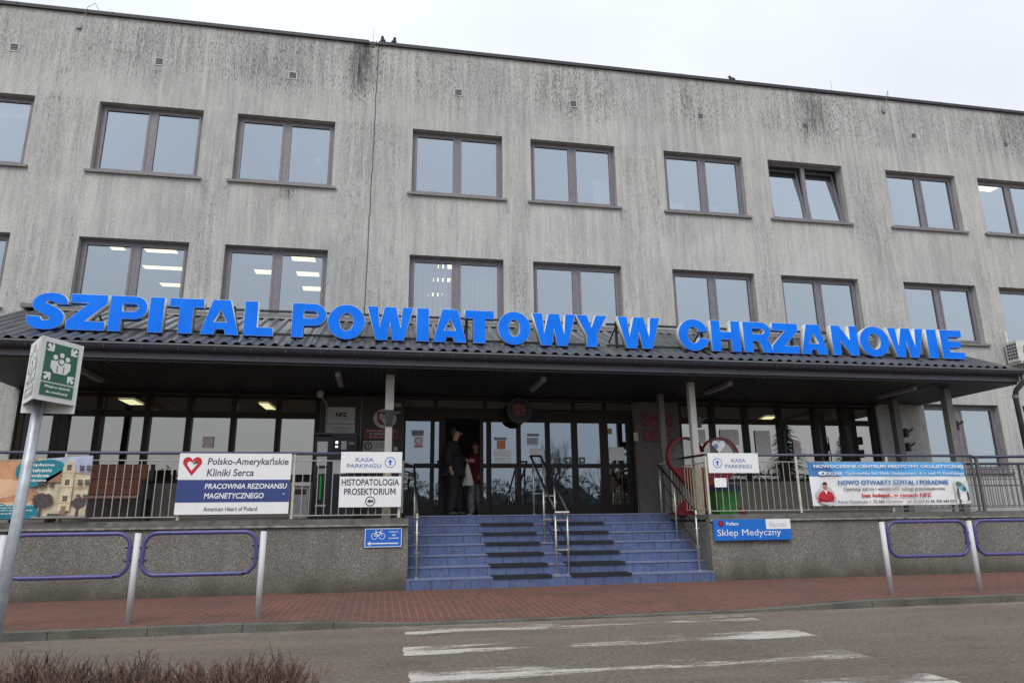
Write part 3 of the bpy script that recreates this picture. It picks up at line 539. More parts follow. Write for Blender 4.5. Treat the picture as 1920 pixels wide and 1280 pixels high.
for side, (a, c) in (('left', (8.41, 9.45)), ('right', (9.79, 10.89))):
    for i in range(6):
        y0 = -2.83 + .3 * i; zt = -.035 + rs * (i + 1); o = MB()
        o.box(a, c, y0 - .016, y0 + .27, zt + .001, zt + .014).box(a, c, y0 - .03, y0 - .0165, zt - .028, zt + .014)
        for q in range(20): o.box(a + .01 + (c - a - .02) * q / 20, a + .01 + (c - a - .02) * (q + .6) / 20, y0 - .01, y0 + .25, zt + .014, zt + .02)
        tag(o.build('step_mat', M['mat'], None, ((a + c) / 2, y0, zt)), f'black rubber mat on the {lab[i]} step from the bottom, {side} of the middle handrail', 'step mat', 'black mats on the stairs')

# ------------------------------------------------------------------ canopy
cp = thing('entrance_canopy', 'long lean-to canopy with ribbed dark roof sheets over the entrance', 'canopy', (9.5, -1.4, PF))
CX0, CX1 = -.74, 19.82; EZ, EY, RTZ = 4.08, -2.82, 5.36
sl_ = (RTZ - EZ) / (0 - EY)
r = MB(); x = CX0; prof = [(0, 0), (.04, .042), (.095, .042), (.135, 0)]
pts = []
while x < CX1 - .2:
    pts += [(x + a, h) for a, h in prof]; x += .21
pts.append((CX1, 0))
for (xa, ha), (xb, hb) in zip(pts, pts[1:]):
    r.face([(xa, EY, EZ + ha), (xb, EY, EZ + hb), (xb, -.001, RTZ + hb), (xa, -.001, RTZ + ha)])
    r.face([(xa, EY, EZ + ha - .006), (xa, -.001, RTZ + ha - .006), (xb, -.001, RTZ + hb - .006), (xb, EY, EZ + hb - .006)])
    r.face([(xa, EY, EZ + ha - .006), (xb, EY, EZ + hb - .006), (xb, EY, EZ + hb), (xa, EY, EZ + ha)])
r.build('roof_sheet', M['roof'], cp)
f = MB(); f.box(CX0, CX1, -.05, -.001, RTZ + .032, RTZ + .10); f.face([(CX0, -.16, RTZ + .03 - .06), (CX1, -.16, RTZ + .03 - .06), (CX1, -.05, RTZ + .034), (CX0, -.05, RTZ + .034)]); f.box(CX0 - .02, CX0 + .35, -.3, -.05, RTZ - .02, RTZ + .06); f.build('ridge_flashing', M['flash'], cp)
MB().box(CX0, CX1, -2.835, -2.80, 4.005, 4.062).build('eave_flashing', M['flash'], cp)
gt = MB(); nn = 10
for i in range(nn):
    a, b_ = math.pi * i / nn, math.pi * (i + 1) / nn
    P = lambda t: (-2.885 - .065 * math.cos(t), 4.0 - .105 * math.sin(t))
    (y0, z0), (y1, z1) = P(a), P(b_); gt.face([(CX0, y0, z0), (CX0, y1, z1), (CX1 + .08, y1, z1), (CX1 + .08, y0, z0)][::-1])
gt.face([(CX1 + .08, *P(math.pi * i / nn)) for i in range(nn + 1)]); gt.tube([(CX0, -2.95, 4.0), (CX1 + .08, -2.95, 4.0)], .012, 6)
x = CX0 + .3
while x < CX1: gt.box(x, x + .02, -2.957, -2.95, 3.93, 4.012); gt.tube([(x + .01, -2.945, 3.97), (x + .01, -2.93, 3.915), (x + .01, -2.885, 3.892)], .009, 4); x += .58
gt.build('gutter', M['gutter'], cp)
MB().box(CX0, CX1, -2.80, -2.76, 3.79, 4.004).box(CX0, CX0 + .03, -2.76, -.001, 3.79, 4.0).box(CX1 - .03, CX1, -2.76, -.001, 3.79, 4.0).build('fascia', M['fascia'], cp)
sp = MB(); sp.face([(CX0, EY, EZ - .02), (CX0, 0, EZ - .02), (CX0, 0, RTZ)]); sp.face([(CX1, EY, EZ - .02), (CX1, 0, RTZ), (CX1, 0, EZ - .02)]); sp.build('gable_end', M['fascia'], cp)
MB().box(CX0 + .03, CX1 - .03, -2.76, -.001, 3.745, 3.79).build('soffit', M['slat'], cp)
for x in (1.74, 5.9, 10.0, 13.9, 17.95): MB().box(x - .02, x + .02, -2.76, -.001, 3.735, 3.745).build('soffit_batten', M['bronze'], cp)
def column(x, y, mats, w=.125, base=True, dark=False):
    o = MB(); o.box(x - w / 2, x + w / 2, y - w / 2, y + w / 2, PF if not base else 2.0, 3.745); c = o.build('column', mats, cp)
    if base: MB().box(x - w * .5 - .012, x + w * .5 + .012, y - w / 2 - .012, y + w / 2 + .012, PF, 1.999).build('base_sleeve', M['beige'], c)
    return c
c1 = column(6.59, -2.1, M['column']); MB().box(6.515, 6.665, -2.175, -2.025, 2.93, 3.08).box(6.53, 6.65, -2.19, -2.01, 2.78, 2.93).build('collar', M['black'], c1)
c1b = MB().box(6.512, 6.668, -2.178, -2.022, 3.081, 3.744).build('sleeve', M['column'], c1)
c2 = column(12.62, -2.1, M['column']); column(12.52, -.75, M['column_dark'], .12, False); column(18.58, -2.1, M['column_dark'], .15, False); column(18.45, -.66, M['column_dark'], .16, False); column(.6, -2.1, M['bronze'], .13, False); column(.55, -.66, M['bronze'], .13, False)
# big letters on the roof
LT = thing('rooftop_sign', 'huge blue raised letters on a steel frame along the canopy roof', 'sign', (9.7, -2.3, EZ))
LY, LZ0, LZ1 = -2.40, 4.358, 5.0; H = LZ1 - LZ0
def glyph(ch, w):
    s = .225 if w > .4 else w; b = .155
    if ch == 'I': return [rect(0, w, 0, H)]
    if ch == 'L': return [[(0, 0), (w, 0), (w, b), (s, b), (s, H), (0, H)]]
    if ch == 'T': c = w / 2; return [[(c - s / 2, 0), (c + s / 2, 0), (c + s / 2, H - b), (w, H - b), (w, H), (0, H), (0, H - b), (c - s / 2, H - b)]]
    if ch == 'H': s = .2; return [[(0, 0), (s, 0), (s, .25), (w - s, .25), (w - s, 0), (w, 0), (w, H), (w - s, H), (w - s, .41), (s, .41), (s, H), (0, H)]]
    if ch == 'E': s = .2; b = .145; return [[(0, 0), (w, 0), (w, b), (s, b), (s, .255), (w * .88, .255), (w * .88, .39), (s, .39), (s, H - b), (w * .97, H - b), (w * .97, H), (0, H)]]
    if ch == 'Z': return [[(0, 0), (w, 0), (w, b), (w * .47, b), (w, H - b * 1.02), (w, H), (w * .05, H), (w * .05, H - b), (w * .53, H - b), (0, b * .95)]]
    if ch == 'N': s = .19; return [[(0, 0), (s, 0), (s, H * .5), (w - s, 0), (w, 0), (w, H), (w - s, H), (w - s, H * .5), (s, H), (0, H)]]
    if ch == 'A': c = w / 2; return [[(0, 0), (.22, 0), (.25, .1), (w - .25, .1), (w - .22, 0), (w, 0), (c + .15, H), (c - .15, H)], [(c - .115, .225), (c + .115, .225), (c, H * .72)]]
    if ch == 'W': c = w / 2; s = .2; return [[(w * .2, 0), (w * .2 + s * 1.02, 0), (c, H * .55), (w * .8 - s * 1.02, 0), (w * .8, 0), (w, H), (w - s, H), (w * .735, H * .36), (c + s * .52, H), (c - s * .52, H), (w * .265, H * .36), (s, H), (0, H)]]
    if ch == 'Y': c = w / 2; return [[(c - .105, 0), (c + .105, 0), (c + .105, H * .38), (w, H), (w - .225, H), (c, H * .6), (.225, H), (0, H), (c - .105, H * .38)]]
    if ch == 'P': r_ = H * .325; s = .2; return [[(0, 0), (s, 0), (s, H - 2 * r_)] + arc(w - r_ * 1.05, H - r_, r_ * 1.05, r_, -90, 90) + [(0, H)], [(s, H - r_ - .075)] + arc(w - r_ * 1.1, H - r_, .085, .075, -90, 90, 8) + [(s, H - r_ + .075)]]
    if ch == 'R': r_ = H * .30; s = .2; q = H - 2 * r_; return [[(0, 0), (s, 0), (s, q * .92), (w * .52, q * .92), (w * .62, q * .5), (w * .68, 0), (w, 0), (w * .97, q * .5), (w * .86, q * 1.02)] + arc(w * .96 - r_ * 1.05, H - r_, r_ * 1.05, r_, -55, 90, 10) + [(0, H)], [(s, H - r_ - .065)] + arc(w * .96 - r_ * 1.1, H - r_, .08, .065, -90, 90, 8) + [(s, H - r_ + .065)]]
    if ch == 'O': return [arc(w / 2, H / 2, w / 2, H / 2 + .01, 0, 350, 35), arc(w / 2, H / 2, w / 2 - .205, H / 2 - .145, 0, 345, 23)]
    if ch == 'C': a1 = arc(w / 2, H / 2, w / 2, H / 2 + .01, 30, 330, 30); a2 = arc(w / 2, H / 2, w / 2 - .2, H / 2 - .145, 318, 42, 20); return [[(w * .97, H * .64)] + a1[1:-1] + [(w, H * .36), (w * .68, H * .40)] + a2 + [(w * .68, H * .62)]]
    if ch == 'S':
        P = [(985, 215), (965, 140), (920, 85), (850, 50), (740, 35), (620, 50), (530, 95), (480, 150), (462, 210), (470, 265), (500, 315), (560, 350), (640, 385), (700, 420), (745, 450), (750, 470), (725, 488), (680, 497), (640, 492), (615, 470), (600, 435), (405, 425), (405, 480), (425, 540), (480, 595), (560, 630), (680, 640), (790, 630), (880, 595), (935, 540), (955, 470), (945, 400), (910, 345), (850, 295), (770, 255), (700, 225), (660, 205), (665, 180), (690, 165), (730, 165), (770, 180), (800, 215)]
        return [[((x - 405) / 580 * w, (640 - z) / 605 * (H + .02) - .01) for x, z in P]]
LET = [('S', 0.404, 1.018), ('Z', 1.031, 1.647), ('P', 1.698, 2.31), ('I', 2.345, 2.581), ('T', 2.672, 3.244), ('A', 3.219, 3.867), ('L', 3.949, 4.454), ('P', 4.782, 5.386), ('O', 5.417, 6.087), ('W', 6.128, 6.977), ('I', 7.05, 7.276), ('A', 7.367, 7.989), ('T', 7.966, 8.528), ('O', 8.609, 9.247), ('W', 9.289, 10.156), ('Y', 10.171, 10.806), ('W', 11.033, 11.923), ('C', 12.316, 12.979), ('H', 13.031, 13.671), ('R', 13.743, 14.383), ('Z', 14.379, 14.982), ('A', 15.038, 15.651), ('N', 15.773, 16.388), ('O', 16.433, 17.137), ('W', 17.124, 18.004), ('I', 18.086, 18.327), ('E', 18.422, 18.977)]
for ch, a, c in LET:
    me = curve_mesh('letter', glyph(ch, c - a), .16, .006); me.transform(Matrix.Translation((a, LY + .08, LZ0)))
    o = link('letter', me, [M['blue'], M['letter_side']], LT)
    for p in me.polygons: p.material_index = 0 if (p.normal.y < -.9 or p.normal.z < -.9) else 1
fr = MB()
for a, c in ((.6, 4.75), (4.85, 10.7), (10.85, 19.0)):
    for z in (4.42, 4.86): fr.box(a, c, LY + .163, LY + .2, z, z + .04)
for x in (1.35, 3.7, 6.3, 8.0, 10.0, 11.05, 12.9, 14.95, 15.9, 17.75, 18.6):
    zr = EZ + sl_ * (LY + .2 - EY); fr.box(x, x + .045, LY + .201, LY + .245, zr, 4.95); fr.tube([(x + .02, LY + .24, 4.85), (x + .02, LY + .75, EZ + sl_ * (LY + .75 - EY))], .016, 6)
    fr.tube([(x + .02, LY + .22, 4.36), (x + .02, LY - .1, EZ + sl_ * (LY - .1 - EY) + .02)], .02, 6)
fr.build('support_frame', M['black'], LT)
# fluorescent fittings under the canopy
for x, lb in ((1.27, 'nearest the bench end of the porch'), (5.64, 'above the pay machine'), (9.51, 'above the middle of the doors'), (13.4, 'above the red heart'), (17.67, 'nearest the far canopy end')):
    t = thing('fluorescent_lamp', f'unlit long fluorescent lamp under the canopy {lb}', 'lamp', (x, -1.75, 3.745), 'fluorescent lamps under the canopy')
    MB().box(x - .05, x + .05, -2.33, -1.17, 3.715, 3.744).build('housing', M['grey'], t); MB().box(x - .045, x + .045, -2.31, -1.19, 3.665, 3.714).build('diffuser', M['fluor'], t)
# ------------------------------------------------------------------ railings
RY = -2.77
def infill(xa, xb, parent, first=None, step=.1265, mat='rail', pt=None):
    o = MB(); P = pt or (lambda x, z: (x, RY, z))
    for z in (2.095, 1.19): o.tube([P(xa, z), P(xb, z)], .010, 6)
    n = max(1, int(round((xb - xa) / step)))
    for i in range(1, n): x = xa + (xb - xa) * i / n; o.tube([P(x, 1.19), P(x, 2.095)], .0075, 5)
    return o.build('infill_panel', M[mat], parent)
def posts(xs, parent, mat='post'):
    for x in xs:
        p = MB().tube([(x, RY, PF), (x, RY, 2.2)], .024, 8).build('post', M[mat], parent); MB().box(x - .05, x + .05, RY - .03, RY + .05, PF, PF + .012).build('foot', M['darksteel'], p)
lr = thing('porch_railing', 'cream barred porch railing with blue grey handrail carrying the white clinic board', 'railing', (3, RY, PF), 'railings round the porch')
PL = [-2.02, -.26, 1.505, 3.27, 5.035, 6.80]
posts(PL, lr)
for a, c in zip(PL, PL[1:]): infill(a + .025, c - .025, lr)
MB().tube([(-2.5, RY, 2.215), (6.83, RY, 2.215)], .026, 8).build('handrail', M['handrail'], lr, smooth=True)
def sidebar(xs, ya, yb, parent, mat='rail'):
    o = MB()
    for z in (2.095, 1.22): o.tube([(xs, ya, z), (xs, yb, z)], .010, 6)
    n = 13
    for i in range(n + 1): y = ya + (yb - ya) * i / n; o.tube([(xs, y, 1.22), (xs, y, 2.095)], .009, 5)
    return o.build('side_infill', M[mat], parent)
sidebar(6.86, -2.74, -1.1, lr); MB().tube([(6.83, RY, 2.215), (6.86, -1.05, 2.235)], .024, 8).build('side_handrail', M['handblack'], lr); MB().tube([(6.86, -1.05, PF), (6.86, -1.05, 2.22)], .022, 8).build('post', M['steel'], lr)
rr = thing('porch_railing', 'cream barred porch railing with blue grey handrail carrying the eye clinic banner', 'railing', (15, RY, PF), 'railings round the porch')
PR = [12.50, 14.37, 16.35, 18.30]
posts(PR[:3], rr); posts(PR[3:], rr, 'darksteel')
for a, c in zip(PR, PR[1:]): infill(a + .025, c - .025, rr, step=.133)
MB().tube([(12.48, RY, 2.225), (18.33, RY, 2.225)], .026, 8).build('handrail', M['handrail'], rr, smooth=True)
sidebar(12.53, -2.74, -1.1, rr, 'beige'); MB().tube([(12.48, RY, 2.225), (12.53, -1.05, 2.27)], .024, 8).build('side_handrail', M['handblack'], rr); MB().tube([(12.53, -1.05, PF), (12.53, -1.05, 2.25)], .022, 8).build('post', M['steel'], rr)
ra = thing('ramp_railing', 'dark ramp railing with blue handrail and close thin bars at the porch end', 'railing', (20, RY, PF), 'railings round the porch')
for x in (18.42, 20.3, 22.2, 24.1): MB().tube([(x, RY, PF), (x, RY, 2.19)], .034, 8).build('post', M['darksteel'], ra)
o = MB()
for z in (1.2, 1.62, 1.75, 2.0, 2.08): o.tube([(18.42, RY, z), (25, RY, z + .05)], .008, 5)
for i in range(52): x = 18.5 + .125 * i; o.tube([(x, RY, 1.2), (x, RY, 2.1)], .0075, 5)
o.build('infill_panel', M['darksteel'], ra); MB().tube([(18.36, RY, 2.2), (25, RY, 2.30)], .03, 8).build('handrail', M['handblue'], ra, smooth=True)
rb = thing('ramp_railing', 'second dark ramp railing standing behind the first beside the building wall', 'railing', (20, -1.45, PF), 'railings round the porch')
o = MB()
for z in (1.25, 1.7, 2.05): o.tube([(18.9, -1.45, z), (25, -1.45, z)], .008, 5)
for i in range(46): x = 18.95 + .13 * i; o.tube([(x, -1.45, 1.25), (x, -1.45, 2.05)], .007, 5)
o.build('infill_panel', M['darksteel'], rb)
for x in (18.9, 20.8, 22.7, 24.6): MB().tube([(x, -1.45, PF), (x, -1.45, 2.15)], .025, 8).build('post', M['darksteel'], rb)
MB().tube([(18.85, -1.45, 2.17), (25, -1.45, 2.17)], .026, 8).build('handrail', M['handblue'], rb, smooth=True)
def stairrail(x, parent, ya=-1.0, za=2.17, yb=-2.66, zb=1.207, feet=((-1.0, 1.178), (-1.75, .66), (-2.65, .1386)), black=True):
    sl = (za - zb) / (ya - yb); Z = lambda y: za + (y - ya) * sl
    MB().tube([(x, ya, za), (x, yb, zb)], .022, 8).build('handrail', M['handblack'], parent, smooth=True)
    o = MB()
    for d in (.33, .66): o.tube([(x + .03, ya, za - d), (x + .03, yb + .02, zb - d)], .009, 6)
    o.build('mid_rail', M['handblack'], parent)
    for y, z in feet:
        p = MB().tube([(x, y, z), (x, y, Z(y) - .01)], .0195, 8).build('post', M['steel'], parent, smooth=True)
        q = MB().tube([(x, y, z), (x, y, z + .014)], .042, 10)
        for d in (.33, .66):
            if Z(y) - d > z: q.tube([(x - .035, y, Z(y) - d), (x + .045, y, Z(y) - d)], .012, 6)
        q.build('bracket', M['steel'], p)
a = thing('stair_handrail', 'steel stair handrail at the clinic board side with black grip', 'handrail', (7.12, -1.8, .5), 'stair handrails')
stairrail(7.12, a, feet=((-1.62, .66), (-2.65, .1386))); MB().tube([(7.12, -1.0, 2.17), (6.87, -1.0, 2.235)], .018, 6).build('link_bar', M['steel'], a); MB().tube([(7.12, -1.0, 1.9), (6.87, -1.0, 1.95)], .012, 6).build('link_bar', M['steel'], a); MB().tube([(7.12, -2.66, 1.207), (7.12, -2.67, 1.12)], .022, 8).build('end_cap', M['steel'], a)
a = thing('stair_handrail', 'double steel handrail with black grips down the middle of the stairs', 'handrail', (9.7, -1.8, .5), 'stair handrails')
for x in (9.58, 9.80): stairrail(x, a, ya=-.6, za=2.386, yb=-2.70, zb=1.195, feet=((-.85, 1.178), (-1.75, .66), (-2.65, .1386)) if x < 9.7 else ((-.85, 1.178), (-1.75, .66), (-2.65, .1386)))
o = MB().tube([(9.58, -.6, 2.386), (9.80, -.6, 2.386)], .022, 8); o.build('end_grip', M['handblack'], a)
o = MB().tube([(9.56, -2.70, 1.197), (9.82, -2.70, 1.197)], .024, 8)
for y, z in ((-2.65, 1.06), (-2.65, .55), (-1.75, 1.52), (-1.75, 1.08), (-.85, 2.08), (-.85, 1.6)): o.tube([(9.58, y, z), (9.80, y, z)], .015, 6)
o.build('cross_bar', M['steel'], a)
a = thing('stair_handrail', 'steel stair handrail at the red heart side with black grip', 'handrail', (12.27, -1.8, .5), 'stair handrails')
stairrail(12.27, a, feet=((-1.05, .985), (-1.75, .66), (-2.65, .1386))); MB().tube([(12.27, -1.0, 2.17), (12.53, -1.0, 2.26)], .018, 6).build('link_bar', M['steel'], a); MB().tube([(12.27, -1.0, 1.9), (12.5, -1.0, 1.98)], .012, 6).build('link_bar', M['steel'], a); MB().tube([(12.27, -2.66, 1.207), (12.27, -2.68, 1.13)], .024, 8).build('end_cap', M['steel'], a)

# ------------------------------------------------------------------ signs on the railing
def board(name, label, x0, x1, z0, z1, y, mat='white', th=.02, cat='sign', group=None):
    o = MB().box(x0, x1, y, y + th, z0, z1).build(name, M[mat], None, ((x0 + x1) / 2, y, z0)); return tag(o, label, cat, group)
def patch(x0, x1, z0, z1, y, mat, parent, name='panel'): return MB().box(x0, x1, y, y + .002, z0, z1).build(name, M[mat], parent)
Y = -2.84
b_ = board('clinic_sign', 'large white and navy clinic board with red heart emblem on the railing', 3.225, 4.99, 1.225, 2.205, Y)
patch(3.226, 4.989, 1.417, 1.777, Y - .003, 'navy', b_)
text('Polsko-Amerykańskie', 3.665, 4.945, 1.985, 2.145, Y - .002, M['ink'], b_, .012, .12); text('Kliniki Serca', 3.665, 4.40, 1.835, 1.955, Y - .002, M['ink'], b_, .012, .12)
text('PRACOWNIA REZONANSU', 3.655, 4.945, 1.63, 1.715, Y - .005, M['white'], b_, .022, .12); text('MAGNETYCZNEGO', 3.655, 4.585, 1.475, 1.565, Y - .005, M['white'], b_, .022, .12)
text('American Heart of Poland', 3.66, 4.50, 1.275, 1.345, Y - .002, M['ink'], b_, .012, .12); patch(4.89, 4.91, 1.535, 1.555, Y - .005, 'white', b_, 'spot')
hx, hz = 3.43, 1.995
def heart(cx, cz, w, h): 
    r_ = w / 4; return [(cx, cz - h / 2)] + [(cx + w / 2 - .0, cz + h * .14)] + arc(cx + r_, cz + h / 2 - r_, r_, r_, 0, 180, 10) + arc(cx - r_, cz + h / 2 - r_, r_, r_, 0, 180, 10) + [(cx - w / 2, cz + h * .14)]
shape('heart_emblem', [heart(hx, hz, .29, .30), heart(hx - .005, hz + .005, .15, .155)], Y - .004, .003, M['red'], b_); shape('heart_shade', [[(hx + .01, hz + .06), (hx + .07, hz + .09), (hx + .075, hz + .06), (hx + .02, hz + .03)]], Y - .006, .002, M['ink'], b_)
def kasa(x0, x1, z0, z1, cx, tx0, tx1, label):
    b_ = board('parking_cashier_sign', label, x0, x1, z0, z1, Y, group='white signs reading KASA PARKINGU'); h = z1 - z0
    MB().ring((cx, z0 + h * .5), .093, .014, Y - .003, Y, 28).build('ring', M['kasa'], b_)
    q = z0 + h * .5; shape('arrow', [[(cx - .014, q - .05), (cx + .014, q - .05), (cx + .014, q + .005), (cx + .04, q + .005), (cx, q + .055), (cx - .04, q + .005), (cx - .014, q + .005)]], Y - .003, .003, M['bikeblue'], b_)
    w = tx1 - tx0; text('KASA', tx0 + w * .25, tx0 + w * .78, z0 + h * .53, z0 + h * .72, Y - .002, M['kasa'], b_, .018); text('PARKINGU', tx0, tx1, z0 + h * .24, z0 + h * .43, Y - .002, M['kasa'], b_, .018)
kasa(5.80, 6.83, 1.888, 2.243, 6.63, 5.90, 6.48, 'white KASA PARKINGU sign above the HISTOPATOLOGIA sign')
kasa(12.515, 13.54, 1.882, 2.252, 12.70, 12.85, 13.40, 'white KASA PARKINGU sign in front of the red heart')
b_ = board('department_sign', 'white HISTOPATOLOGIA PROSEKTORIUM sign below another white sign', 5.797, 6.83, 1.318, 1.826, Y)
text('HISTOPATOLOGIA', 5.83, 6.79, 1.675, 1.785, Y - .002, M['histo'], b_, .017); text('PROSEKTORIU', 5.875, 6.627, 1.52, 1.63, Y - .002, M['histo'], b_, .017); shape('lettering', [[(6.645, 1.521), (6.663, 1.521), (6.663, 1.597), (6.683, 1.545), (6.697, 1.545), (6.717, 1.597), (6.717, 1.521), (6.735, 1.521), (6.735, 1.629), (6.713, 1.629), (6.69, 1.567), (6.667, 1.629), (6.645, 1.629)]], Y - .0026, .0012, M['histo'], b_)
MB().ring((6.315, 1.415), .083, .015, Y - .003, Y, 28).build('ring', M['histo'], b_); q = 1.415; shape('arrow', [[(6.26, q), (6.31, q + .038), (6.31, q + .015), (6.365, q + .022), (6.365, q - .022), (6.31, q - .015), (6.31, q - .038)]], Y - .003, .003, M['histo'], b_)
def blob(cx, cz, rx, rz, seed):
    q = random.Random(seed); return [(cx + math.cos(R(t)) * rx * q.uniform(.78, 1.08), cz + math.sin(R(t)) * rz * q.uniform(.75, 1.1)) for t in range(0, 360, 12)]
# eye clinic banner (tied to the railing, slightly waved)
def wave(x, z): return .014 * math.sin(x * 4.1 + z * 2) + .008 * math.sin(x * 9 - z * 5)
def cloth(x0, x1, z0, z1, y, mats, pick, name, parent=None, n=60, mz=18, edge=None):
    o = MB()
    P = lambda i, j: (lambda x, z: (x, y + wave(x, z), z + (edge(x, z) if edge else 0)))(x0 + (x1 - x0) * i / n, z0 + (z1 - z0) * j / mz)
    for i in range(n):
        for j in range(mz): o.face([P(i, j), P(i + 1, j), P(i + 1, j + 1), P(i, j + 1)], pick((i + .5) / n, (j + .5) / mz))
    return o.build(name, [M[k] for k in mats], parent, None, True)
Y = -2.86
bn = cloth(14.56, 18.03, 1.262, 2.085, Y, ['white', 'skyblue', 'bannerblue'], lambda u, v: (2 if u < .2 - (v - .65) * .3 else 1) if v > .64 else 0, 'eye_clinic_banner')
tag(bn, 'white and blue eye clinic banner with small portrait tied to the railing', 'banner')
yb = Y - .028
text('NOWOCZESNE CENTRUM MEDYCYNY OKULISTYCZNEJ', 14.66, 17.97, 1.955, 2.035, yb, M['white'], bn, .03); text('OKLINIK', 14.90, 15.26, 1.835, 1.90, yb, M['white'], bn, .02)
text('Ogólnopolska Sieć Klinik Okulistycznych  dr n. med. M. Kamińskiego', 15.32, 17.97, 1.825, 1.905, yb, M['white'], bn, .008)
text('NOWO OTWARTY SZPITAL I PORADNIE', 15.14, 17.58, 1.655, 1.74, yb, M['bannerblue'], bn, .03); text('Operacje zaćmy i witrektomii, zabiegi przeciwjaskrowe', 15.24, 17.48, 1.525, 1.615, yb, M['ink'], bn, .004)
text('bez kolejek, w ramach NFZ', 15.62, 17.15, 1.395, 1.49, yb, M['red'], bn, .03); text('Adres: Popiełuszki 1, 32-500 Chrzanów    tel. 32 623 83 44, 506 644 009', 15.08, 17.68, 1.29, 1.36, yb, M['ink'], bn, .004)
shape('eye_mark', [arc(14.83, 1.87, .09, .04, 0, 350, 20)], yb, .002, M['white'], bn); shape('eye_pupil', [circ(14.84, 1.868, .026, 12)], yb - .002, .002, M['bannerblue'], bn)
shape('portrait_backdrop', [blob(14.85, 1.45, .22, .19, 3)], yb + .001, .002, M['lightgrey'], bn); shape('portrait', [[(14.68, 1.33), (15.0, 1.33), (15.03, 1.42), (14.99, 1.50), (14.90, 1.545), (14.80, 1.545), (14.71, 1.49), (14.67, 1.40)]], yb, .002, M['red'], bn); shape('portrait_face', [arc(14.855, 1.615, .048, .075, 0, 350, 16)], yb - .001, .002, M['skin'], bn); shape('portrait_hair', [arc(14.85, 1.655, .052, .055, 0, 180, 10)], yb - .003, .002, M['hair'], bn); shape('portrait_collar', [[(14.82, 1.55), (14.89, 1.55), (14.86, 1.47)]], yb - .002, .002, M['white'], bn); shape('portrait_arms', [[(14.70, 1.40), (14.86, 1.36), (15.0, 1.42), (15.0, 1.40), (14.86, 1.335), (14.70, 1.375)]], yb - .002, .002, M['crimson'], bn)
shape('surgery_picture', [rect(17.70, 18.02, 1.275, 1.735)], yb, .002, M['palegrey'], bn); [shape('picture_detail', [blob(cx, cz, rx, rz, q)], yb - .002 - .0005 * q, .002, M[mm], bn) for q, (cx, cz, rx, rz, mm) in enumerate(((17.86, 1.60, .10, .07, 'eye_print'), (17.80, 1.66, .08, .05, 'bush'), (17.92, 1.56, .05, .05, 'teal'), (17.76, 1.47, .035, .13, 'bush'), (17.98, 1.42, .03, .10, 'pic_tree'), (17.87, 1.40, .08, .09, 'white'), (17.78, 1.32, .03, .05, 'bush')))]
for x in (14.57, 15.6, 16.6, 17.6, 18.02): MB().tube([(x, Y, 2.08), (x + .01, RY, 2.10)], .006, 5).build('tie', M['darksteel'], bn); MB().tube([(x, Y, 1.27), (x + .01, RY, 1.2)], .006, 5).build('tie', M['darksteel'], bn)
# school banner at the picture edge
def edge(x, z): return (.07 * (x - 1.2) * (1 if z > 1.6 else 0) * (z - 1.6) * 2)
def pick(u, v):
    x = -.9 + 2.83 * u
    if x < 1.22 - .12 * (v - .3):
        if v < .27 + .05 * math.sin(x * 5): return 1
        return 2 if (v > .66 + .04 * math.sin(x * 4) or .27 < v < .40 + .06 * math.sin(x * 7)) else 0
    return 4 if v > .80 - (x - 1.4) * .2 and x > 1.25 else 3
sb = cloth(-.9, 1.93, 1.19, 2.11, Y, ['tanl', 'teal', 'tan', 'cream', 'sky_print'], pick, 'school_banner', None, 150, 48, edge); tag(sb, 'creased tan and teal training banner showing a cream building on the railing', 'banner')
shape('leaf', [[(.93, 2.05), (1.35, 2.10), (1.50, 2.06), (1.56, 1.98), (1.50, 1.88), (1.32, 1.74), (1.12, 1.66), (.98, 1.72), (.86, 1.86), (.86, 1.98)]], yb, .003, M['teal'], sb)
for i, s in enumerate(['Bezpłatne', 'kształcenie', 'zawodowe', 'medyczne']): text(s, .97 + .015 * i, 1.40 - .03 * i, 1.98 - .08 * i, 2.035 - .08 * i, yb - .003, M['white'], sb, .02)
for i in range(4): text(['w zawodach', 'opiekun', 'terapeuta', 'technik'][i], .70, 1.18 - .1 * (i % 2), 1.385 - .042 * i, 1.41 - .042 * i, yb - .003, M['white'], sb, .01)
shape('printed_roof', [[(1.18, 1.74), (1.36, 1.83), (1.56, 1.96), (1.62, 1.86), (1.55, 1.74)]], yb, .003, M['pic_roof'], sb); shape('printed_gable', [[(1.53, 1.98), (1.62, 2.12), (1.70, 2.02), (1.70, 1.3), (1.53, 1.3)]], yb - .001, .003, M['cream'], sb)
w = MB()
for x, zs_ in ((1.585, (1.93, 1.70, 1.45)), (1.77, (1.92, 1.70, 1.47)), (1.87, (1.92, 1.70, 1.47)), (1.26, (1.66,)), (1.37, (1.66,)), (1.2, (1.66,))):
    for z in zs_:
        for dx in (0, .034):
            for dz in (0, .045): w.box(x + dx, x + dx + .027, yb - .006, yb - .003, z + dz, z + dz + .038)
w.build('printed_window', M['pic_tree'], sb)
def trunk(x, z0, z1): return [(x - .022, z0), (x + .022, z0), (x + .012, z1), (x - .012, z1)]
for cx, cz, rx, rz, tx in ((1.30, 1.47, .165, .11, 1.28), (1.82, 1.43, .11, .085, 1.81)): shape('printed_tree', [blob(cx, cz, rx, rz, int(cx * 90))], yb - .004, .003, M['pic_tree'], sb); shape('printed_trunk', [trunk(tx, 1.215, cz - .05)], yb - .003, .003, M['pic_tree'], sb)
for i in range(5): shape('printed_bush', [blob(1.42 + .05 * i, 1.245, .03, .02, i)], yb - .003, .003, M['bush'], sb)
shape('printed_door', [rect(1.575, 1.645, 1.24, 1.38)], yb - .004, .003, M['pic_roof'], sb)
for z0 in (1.415, 1.655, 1.885): shape('printed_cornice', [rect(1.535, 1.92, z0, z0 + .012)], yb - .002, .003, M['tan'], sb)
